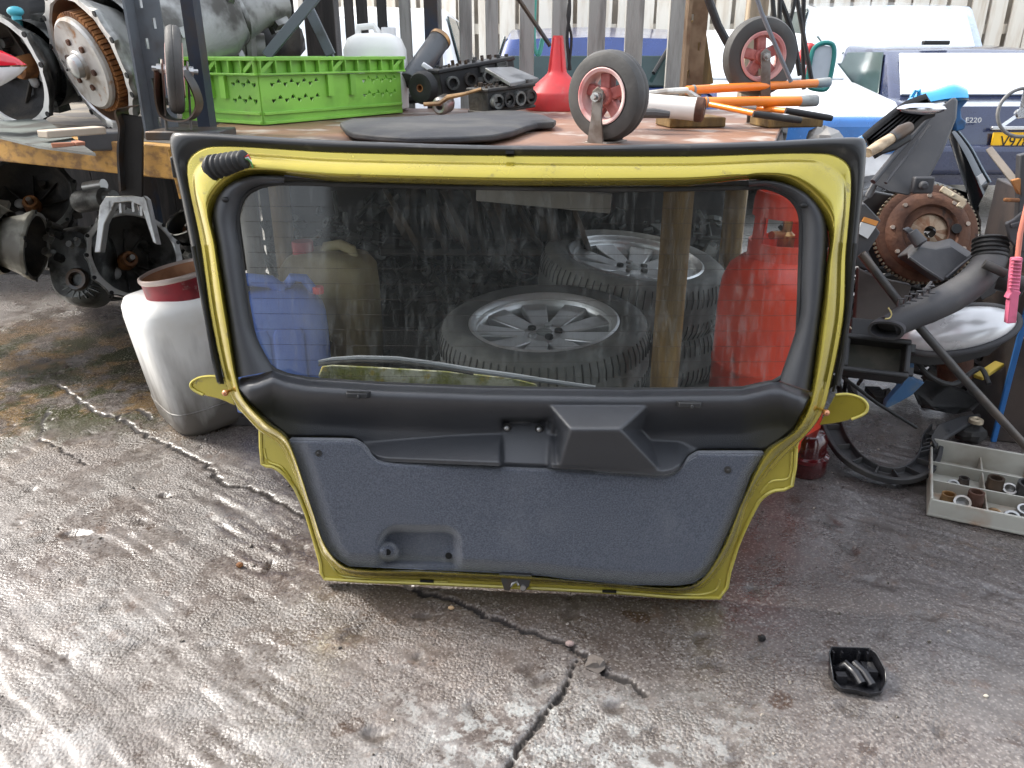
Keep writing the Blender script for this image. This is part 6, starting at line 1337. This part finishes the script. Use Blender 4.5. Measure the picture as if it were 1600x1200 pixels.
# curved black moulded trim on the floor (ribbed channel)
ct = thing('curved_trim', 'curved black ribbed plastic trim lying on the floor at the right', 'car trim', (0, 0, 0))
cl_ = [G(x, y, z) for x, y, z in [tuple(p) for p in cr([(1293,655,.10),(1308,692,.06),(1332,722,.035),(1368,742,.022),(1405,748,.02),(1436,738,.022),(1452,716,.03),(1457,692,.05),(1470,675,.06)], 6)]]
def channel(path, w, h, m, name, par, up=Vector((0,0,1))):
    rings = []
    for i, p in enumerate(path):
        t_ = (path[min(i+1, len(path)-1)] - path[max(i-1, 0)]).normalized(); s_ = t_.cross(up).normalized(); u_ = s_.cross(t_)
        rings.append([p - s_*w - u_*h*.1, p - s_*w + u_*h, p - s_*w*.86 + u_*h, p - s_*w*.8 + u_*.1*h, p + s_*w*.55 + u_*.1*h, p + s_*w*.62 + u_*h*.8, p + s_*w + u_*h*.7, p + s_*w - u_*h*.1])
    b = MB(); b.loft(rings, True, True, True); return b.build(name, m, par, 40, .002)
CURVE = mat('matt_black_trim', (.03,.03,.032), .5, 0, c2=(.055,.052,.05), sc=8, bump=.05)
channel(cl_, .030, .020, CURVE, 'channel', ct)
mb = MB()
for i in range(3, len(cl_)-2, 5):
    t_ = (cl_[i+1] - cl_[i-1]).normalized(); s_ = t_.cross(Vector((0,0,1))); mb.beam(cl_[i] - s_*.025 + Vector((0,0,.009)), cl_[i] + s_*.018 + Vector((0,0,.009)), .004, .016)
mb.build('cross_rib', CURVE, ct)
q = [G(x, y, z) for x, y, z in ((1455,682,.085),(1466,662,.09),(1500,650,.085),(1531,645,.075),(1533,651,.07),(1510,664,.07),(1482,682,.07),(1462,697,.06))]
mb = MB(); mb.slab(q, (0,0,-.012)); mb.build('end_blade', CURVE, ct, 30, .004)
for k in range(5): mb = MB(); a = G(1432 + k*5, 712 - k*7, .035 + .006*k); mb.beam(a, a + Vector((.06,.01,.012)), .004, .02); mb.build('grip_rib', CURVE, ct)
# organiser case with sockets
o0 = G(1447, 806); o1 = G(1600, 838); dx_ = (o1 - o0); dx_.z = 0; ang = math.atan2(dx_.y, dx_.x)
og = thing('organiser_case', 'frosted plastic organiser case full of sockets at the lower right', 'organiser case', (o0.x, o0.y, .0), (R(0), 0, ang)); OW, OD, OH = .31, .335, .05
mb = MB(); mb.box((OW/2, OD/2, .006), (OW, OD, .01))
mb.box((OW/2, .004, OH/2), (OW, .007, OH)); mb.box((OW/2, OD-.004, OH*.75), (OW, .007, OH*1.5)); mb.box((.004, OD/2, OH*.55), (.007, OD, OH*1.1)); mb.box((OW-.004, OD/2, OH*.55), (.007, OD, OH*1.1)); mb.build('tray', FROST, og, 30, .003)
for y in (OD*.36, OD*.70): mb = MB(); mb.box((OW/2, y, OH*.52), (OW-.014, .004, OH*1.0), Matrix.Rotation(R(14), 3, 'X').to_4x4()); mb.build('divider', FROST, og, 30, .001)
for x in (OW*.42, OW*.78): mb = MB(); mb.box((x, OD/2, OH*.45), (.004, OD-.014, OH*.9)); mb.build('divider', FROST, og, 30, .001)
OGM = og.matrix_basis.copy(); rr = random.Random(2)
sk_spots = [(.045,.05,.012,.02,BRASS,'bronze'),(.075,.045,.014,.022,STEEL,'silver'),(.105,.06,.013,.03,RUST,'rusty'),(.15,.045,.012,.018,BRASS,'bronze'),(.185,.04,.013,.02,STEEL,'silver'),(.215,.065,.012,.02,STEEL,'silver'),(.06,.165,.011,.016,STEEL,'silver'),(.085,.175,.009,.016,DARKMETAL,'dark'),(.155,.165,.014,.03,DARKMETAL,'dark'),(.19,.175,.012,.02,STEEL,'silver'),(.225,.17,.015,.032,DARKMETAL,'dark')]
names_ = ['bronze socket in the front left corner of the organiser case','silver socket second from the left in the front row of the case','tall rusty socket standing in the front row of the case','bronze socket lying mid front row of the case','silver ring shaped socket in the front row of the case','silver socket behind the ring socket in the front row','small silver socket at the left of the back row in the case','small dark socket at the left of the back row in the case','dark upright socket right of the divider in the back row','silver socket in the back row of the case','large dark socket at the right of the back row']
for k, (x, y, r_, h_, m, cn2) in enumerate(sk_spots):
    s_ = thing('socket', names_[k], 'socket', M=OGM @ Matrix.Translation((x, y, .018)) @ Matrix.Diagonal((1.6,1.6,1.6,1)) @ Matrix.Rotation(R((0, 35, 0, 70, 55, 20, 60, 0, 0, 30, 8)[k]), 4, 'X'), group='sockets in the organiser case')
    mb = MB(); mb.lathe([(0,0),(r_,0),(r_,h_*.55),(r_*.92,h_*.62),(r_*.92,h_),(r_*.66,h_),(r_*.62,h_*.4),(0,h_*.4)], 16); mb.build('shell', m, s_, 35)
mb = MB(OGM); mb.lathe([(0,0),(.022,0),(.022,.034),(.016,.036),(.014,.02),(0,.02)], 20, (.245,.06,.014), Matrix.Rotation(R(25),3,'X')); o = mb.build('hose_fitting', STEEL, None, 35); tag(o, 'largest steel socket with an orange inside at the front right of the case', 'socket')
mb = MB(OGM); mb.disc(.0125, .003, 18, (.245,.06 - .006,.014 + .028), Matrix.Rotation(R(25),3,'X')); mb.build('inside', RUSTOR, o).matrix_parent_inverse = Matrix.Identity(4)
# washer, dark red lens, rusty can etc. on the floor behind
c = G(1503, 682); mb = MB(); mb.lathe([(.006,.03),(.012,.034),(.02,.03),(.021,.02),(.006,.02)], 20, (c.x, c.y - .05, .052)); tag(mb.build('cup_washer', mat('pale_brass_washer', (.5,.42,.3), .45, .6), None), 'pale cup washer lying behind the organiser case', 'washer')
mb = MB(); mb.ball((c.x, c.y - .04, .03), .04, 1.2, .8, .7, 10, 6); tag(mb.build('dirt_clod', DIRT, None, 20, jitter=.004), 'dark clod of greasy dirt under the cup washer', 'dirt')
c = G(1262, 744); rl = thing('rear_light', 'dark red round rear light lying half hidden behind the tailgate', 'rear light', (c.x, c.y - .06 + .09, 0))
mb = MB(); mb.lathe([(0,0),(.052,0),(.058,.008),(.058,.05),(.05,.058),(.05,.11),(.04,.125),(0,.13)], 36); mb.build('lens', DARKRED, rl, 40)
mb = MB(); mb.lathe([(.056,.045),(.061,.047),(.061,.058),(.05,.062)], 36); mb.build('rim', mat('darkest_red', (.08,.004,.006), .2, 0, coat=1), rl)
c = P(1412, 600, 2.1); q = [(1382,640),(1400,632),(1425,618),(1445,598),(1437,596),(1426,590),(1430,562),(1436,545),(1424,548),(1420,575),(1410,600),(1385,628)]
poly_thing('blue_fragment', 'broken blue painted trim fragment beside the filter housing', 'car part', q, 2.1, .02, mat('scuffed_blue_trim', (.05,.13,.26), .45, 0, c2=(.12,.16,.2), sc=18))
mb = MB(); mb.M = frame(P(1492,588,2.25), img_axis(1492,588,60,-.2,-1), (1,0,0)); mb.lathe([(0,0),(.048,0),(.05,.08),(.046,.09),(.043,.08),(.04,.01),(0,.01)], 24); tag(mb.build('rusty_can', RUST, None, 40), 'rusty cut open can under the silver headlamp shell', 'can')
mb = MB(); mb.beam(P(1528,590,2.2), P(1562,568,2.25), .03, .012); tag(mb.build('yellow_strip', mat('dull_yellow_strip', (.45,.33,.05), .6), None, 30, .003), 'dull yellow strip left of the blue edged cabinet', 'strip')
poly_thing('bumper_strip', 'long black bumper strip curving under the silver headlamp shell', 'car part', [(1405,552),(1440,556),(1490,553),(1535,542),(1572,522),(1576,530),(1545,556),(1500,568),(1450,572),(1410,566)], 2.08, .03, BLK)
poly_thing('splash_guard', 'crumpled black splash guard behind the thin rod on the floor', 'car part', [(1428,612),(1450,598),(1480,604),(1510,612),(1535,628),(1520,642),(1490,648),(1462,640),(1440,636)], 2.3, .02, RUBBER, dd=[2.3,2.34,2.28,2.36,2.3,2.26,2.3,2.25,2.3])
poly_thing('door_liner', 'black plastic door liner jammed behind the labelled bracket', 'car part', [(1344,318),(1368,300),(1400,306),(1415,322),(1398,345),(1380,372),(1372,420),(1345,424)], 2.2, .02, BLK)
poly_thing('duct_half', 'split black air duct half standing right of the clutch', 'car part', [(1530,398),(1560,372),(1572,395),(1568,430),(1556,458),(1535,470),(1522,455)], 2.25, .03, GREYPL)
mb = MB(); mb.tube([P(x, y, d) for x, y, d in [tuple(p) for p in cr([(1420,545,2.15),(1450,585,2.1),(1490,600,2.12),(1530,575,2.15),(1545,600,2.1)], 6)]], .007, 8); tag(mb.build('wiring_loom', RUBBER, None), 'black wiring loom snaking through the pile under the headlamp shell', 'wiring')
# crumpled dark scrap that carries the pile
rr = random.Random(21); mb = MB()
for k in range(420):
    x, y = rr.uniform(.95, 1.62), rr.uniform(2.42, 2.95); h = .6*min(1, (y - 2.3)/.35)*(1 - .35*abs(x - 1.2)); z = rr.random()**.6*h; s = rr.uniform(.015,.06)
    Mr = Matrix.Rotation(rr.uniform(0, 6.28), 4, Vector((rr.uniform(-1,1), rr.uniform(-1,1), rr.uniform(-1,1))).normalized())
    if k % 2: mb.box((x, y, z), (s, s*rr.uniform(.5,2.5), s*.35), Mr)
    else: d_ = Mr.to_3x3() @ Vector((s*1.6,0,0)); v_ = Vector((x,y,z)); mb.tube([v_ - d_, v_ + Vector((0,0,s*.4)), v_ + d_], s*.2, 6)
tag(mb.build('scrap_pile', DIRT, None, 30), 'tangle of black broken car parts filling the pile on the right', 'scrap', kind='stuff')
# right edge: pink handle, rod, brackets, steering wheel
pk = thing('tool_handle', 'pink ridged tool handle on a salmon rod at the right edge', 'tool', P(1583, 450, 1.85)); Mi = Matrix.Translation(-P(1583, 450, 1.85)); mb = MB(Mi)
mb.beam(P(1588,402,1.86), P(1578,504,1.85), .021, .018, (0,1,0)); mb.beam(P(1575,458,1.855), P(1588,462,1.855), .024, .02, (0,1,0))
for k in range(9): mb.beam(P(1580 - k*.5, 406 + k*5.5, 1.848), P(1596 - k*.5, 407 + k*5.5, 1.848), .004, .006, (0,1,0))
mb.build('grip', PINK, pk, 30, .003)
mb = MB(Mi); mb.tube([P(1590,402,1.87), P(1594,365,1.88), P(1606,315,1.9)], .006, 10); mb.build('rod', SALMON, pk)
gd = thing('gate_frame', 'grey steel gate bracket with rusty hinge at the right edge', 'bracket', P(1590, 330, 1.95)); Mi = Matrix.Translation(-P(1590, 330, 1.95))
mb = MB(Mi); mb.beam(P(1598,240,1.95), P(1592,410,1.95), .022, .02, (0,1,0)); mb.beam(P(1575,352,1.94), P(1600,345,1.94), .012, .03, (0,1,0)); mb.slab([P(x, y, 1.93) for x, y in ((1572,350),(1586,342),(1600,330),(1600,395),(1588,388),(1578,375))], (0,.01,0)); mb.build('upright', GREYPL, gd, 30, .003)
mb = MB(Mi); mb.tube([P(1569,312,1.93), P(1592,313,1.94)], .005, 8); mb.slab([P(1582,282,1.94), P(1596,278,1.94), P(1598,312,1.94), P(1590,300,1.94)], (0,.012,0)); mb.build('hinge', RUSTOR, gd, 30, .002)
mb = MB(); mb.beam(P(1548,236,2.6), P(1592,292,2.3), .028, .02, (0,1,0)); tag(mb.build('timber_lath', mat('grey_brown_lath', (.13,.11,.09), .7), None, 30, .003), 'dark timber lath slanting down at the right edge below the number plate', 'lath')
sw = thing('steering_wheel', 'thin rimmed steering wheel cut by the right edge in front of the saloon', 'steering wheel', M=frame(P(1598, 176, 3.2), (-.15,-1,.2), (1,0,0)))
mb = MB(); mb.tube([(.088*math.cos(a), .088*math.sin(a), 0) for a in np.linspace(0, 2*math.pi, 49)], .0068, 10, False); mb.build('rim', mat('grey_rim_leather', (.13,.13,.13), .5, 0, c2=(.2,.19,.18), sc=10), sw)
mb = MB()
for a in (R(-35), R(90), R(215)): mb.beam((0,0,-.02), (.086*math.cos(a), .086*math.sin(a), 0), .012, .008)
mb.disc(.018, .03, 16, (0,0,-.02)); mb.build('spokes', CHROME, sw)
mb = MB(); mb.tube([(0,0,-.03),(.25,-.02,-.3),(.4,-.9,-.5)], .012, 8); mb.build('column', BLK, sw)

# ------------------------------------------------------------ small things on the open floor
c = G(1345, 1085); cv = thing('plastic_cover', 'small black moulded plastic cover lying upside down on the concrete', 'plastic cover', (G(1300,1088).x + .004, G(1345,1092).y + .01, .004), (R(-4), 0, R(-3)))
w_, d_, h_ = .098, .075, .042; PC = mat('shiny_black_cover', (.012,.012,.014), .25, 0, spec=.6, rvar=.1)
ol = [(0,.012),(.012,0),(.04,-.004),(.06,-.012),(.085,-.006),(w_,.012),(w_+.004,.03),(w_-.004,.06),(w_-.012,d_),(.012,d_),(.002,.055)]
mb = MB(); n_ = len(ol); cx_, cy_ = w_/2, d_/2
def rg(k_, z): return [(cx_ + (x-cx_)*k_, cy_ + (y-cy_)*k_, (z if z < .01 else .012 + .036*min(1, max(0, (y - .0)/.05)))) for x, y in ol]
mb.loft([rg(.9,0), rg(1,h_), rg(.955,h_), rg(.86,.008)], True, True, True); mb.build('shell', PC, cv, 30, .002)
for x, h2 in ((.014,.03),(.03,.03),(.062,.032),(.078,.03)): mb = MB(); mb.box((x, d_*.84, .03), (.003,.008,h2)); mb.build('rib', PC, cv)
mb = MB(); mb.tube([(.020,.05,.012),(.034,.045,.03),(.046,.028,.024),(.052,.008,.016)], .009, 10); mb.tube([(.05,.05,.03),(.062,.028,.026),(.07,.006,.016)], .008, 10); mb.build('moulded_duct', PC, cv, 50)
mb = MB(); mb.box((.076,.042,.018), (.022,.03,.022)); mb.box((.018,.022,.016), (.018,.014,.02)); split_loose(mb.build('pocket', PC, cv, 30))
c = G(375, 886); mb = MB(); mb.ball((c.x, c.y, .006), .0075, 1.2, 1, .8, 8, 5); tag(mb.build('rusty_nut', RUSTOR, None, 20), 'small rusty orange nut on the concrete left of the tailgate', 'nut')
c = G(1190, 1000); mb = MB(); mb.ball((c.x, c.y, .005), .009, 1, .9, .8, 8, 5); tag(mb.build('black_pebble', INK, None, 20, jitter=.0012), 'small black rubber bung on the concrete right of the crack', 'bung')
c = G(928, 1040); mb = MB(); mb.ball((c.x, c.y, .004), .021, 1.1, .8, .55, 8, 5); tag(mb.build('loose_concrete_chunk', mat('crumbled_concrete', (.13,.11,.095), .9, 0, bump=.6, bsc=80), None, 20, jitter=.006), 'loose lump of concrete where the two cracks meet', 'rubble')
for k, (x, y, lab) in enumerate(((1540,1090,'tiny pale chip of gravel at the far lower right'), (705,952,'tiny tan pebble beside the crack below the latch'), (890,1008,'pinkish pebble lodged in the crack under the tailgate'), (1120,905,'dark crumb of rubber by the right lower corner'))):
    c = G(x, y); mb = MB(); mb.ball((c.x, c.y, .004), (.004,.006,.008,.006)[k], 1.2, .9, .7, 7, 5); tag(mb.build('pebble', mat('pebble_%d' % k, ((.6,.55,.45),(.4,.27,.15),(.38,.28,.25),(.03,.03,.03))[k], .8), None, 20), lab, 'pebble')

# loose grit: tiny crumbs nobody could count
rr = random.Random(77); mb = MB()
for k in range(1500):
    x, y = rr.uniform(-1.5, 1.5), rr.uniform(.85, 2.3)
    if rr.random() > .35 + .65*float(fbm(np.array([x*2.2 + 5]), np.array([y*2.2]), 3, 61)[0]): continue
    i = int(np.searchsorted(gx, x)); j = int(np.searchsorted(gy, y)); s = rr.uniform(.0009, .0026) if k % 11 else rr.uniform(.003, .0055)
    mb.box((x, y, float(Z[j, i]) + s*.3), (s*1.6, s*1.2, s), Matrix.Rotation(rr.uniform(0, 3), 4, Vector((rr.random() - .5, rr.random() - .5, 1)).normalized()), rr.uniform(.5, .8))
gt = mb.build('grit', mat('mixed_grit', (.07, .06, .05), .7, 0, c2=(.36, .32, .27), sc=38, lo=.45, hi=.6), None, 25); tag(gt, 'loose grit and crumbs scattered over the concrete', 'grit', kind='stuff')
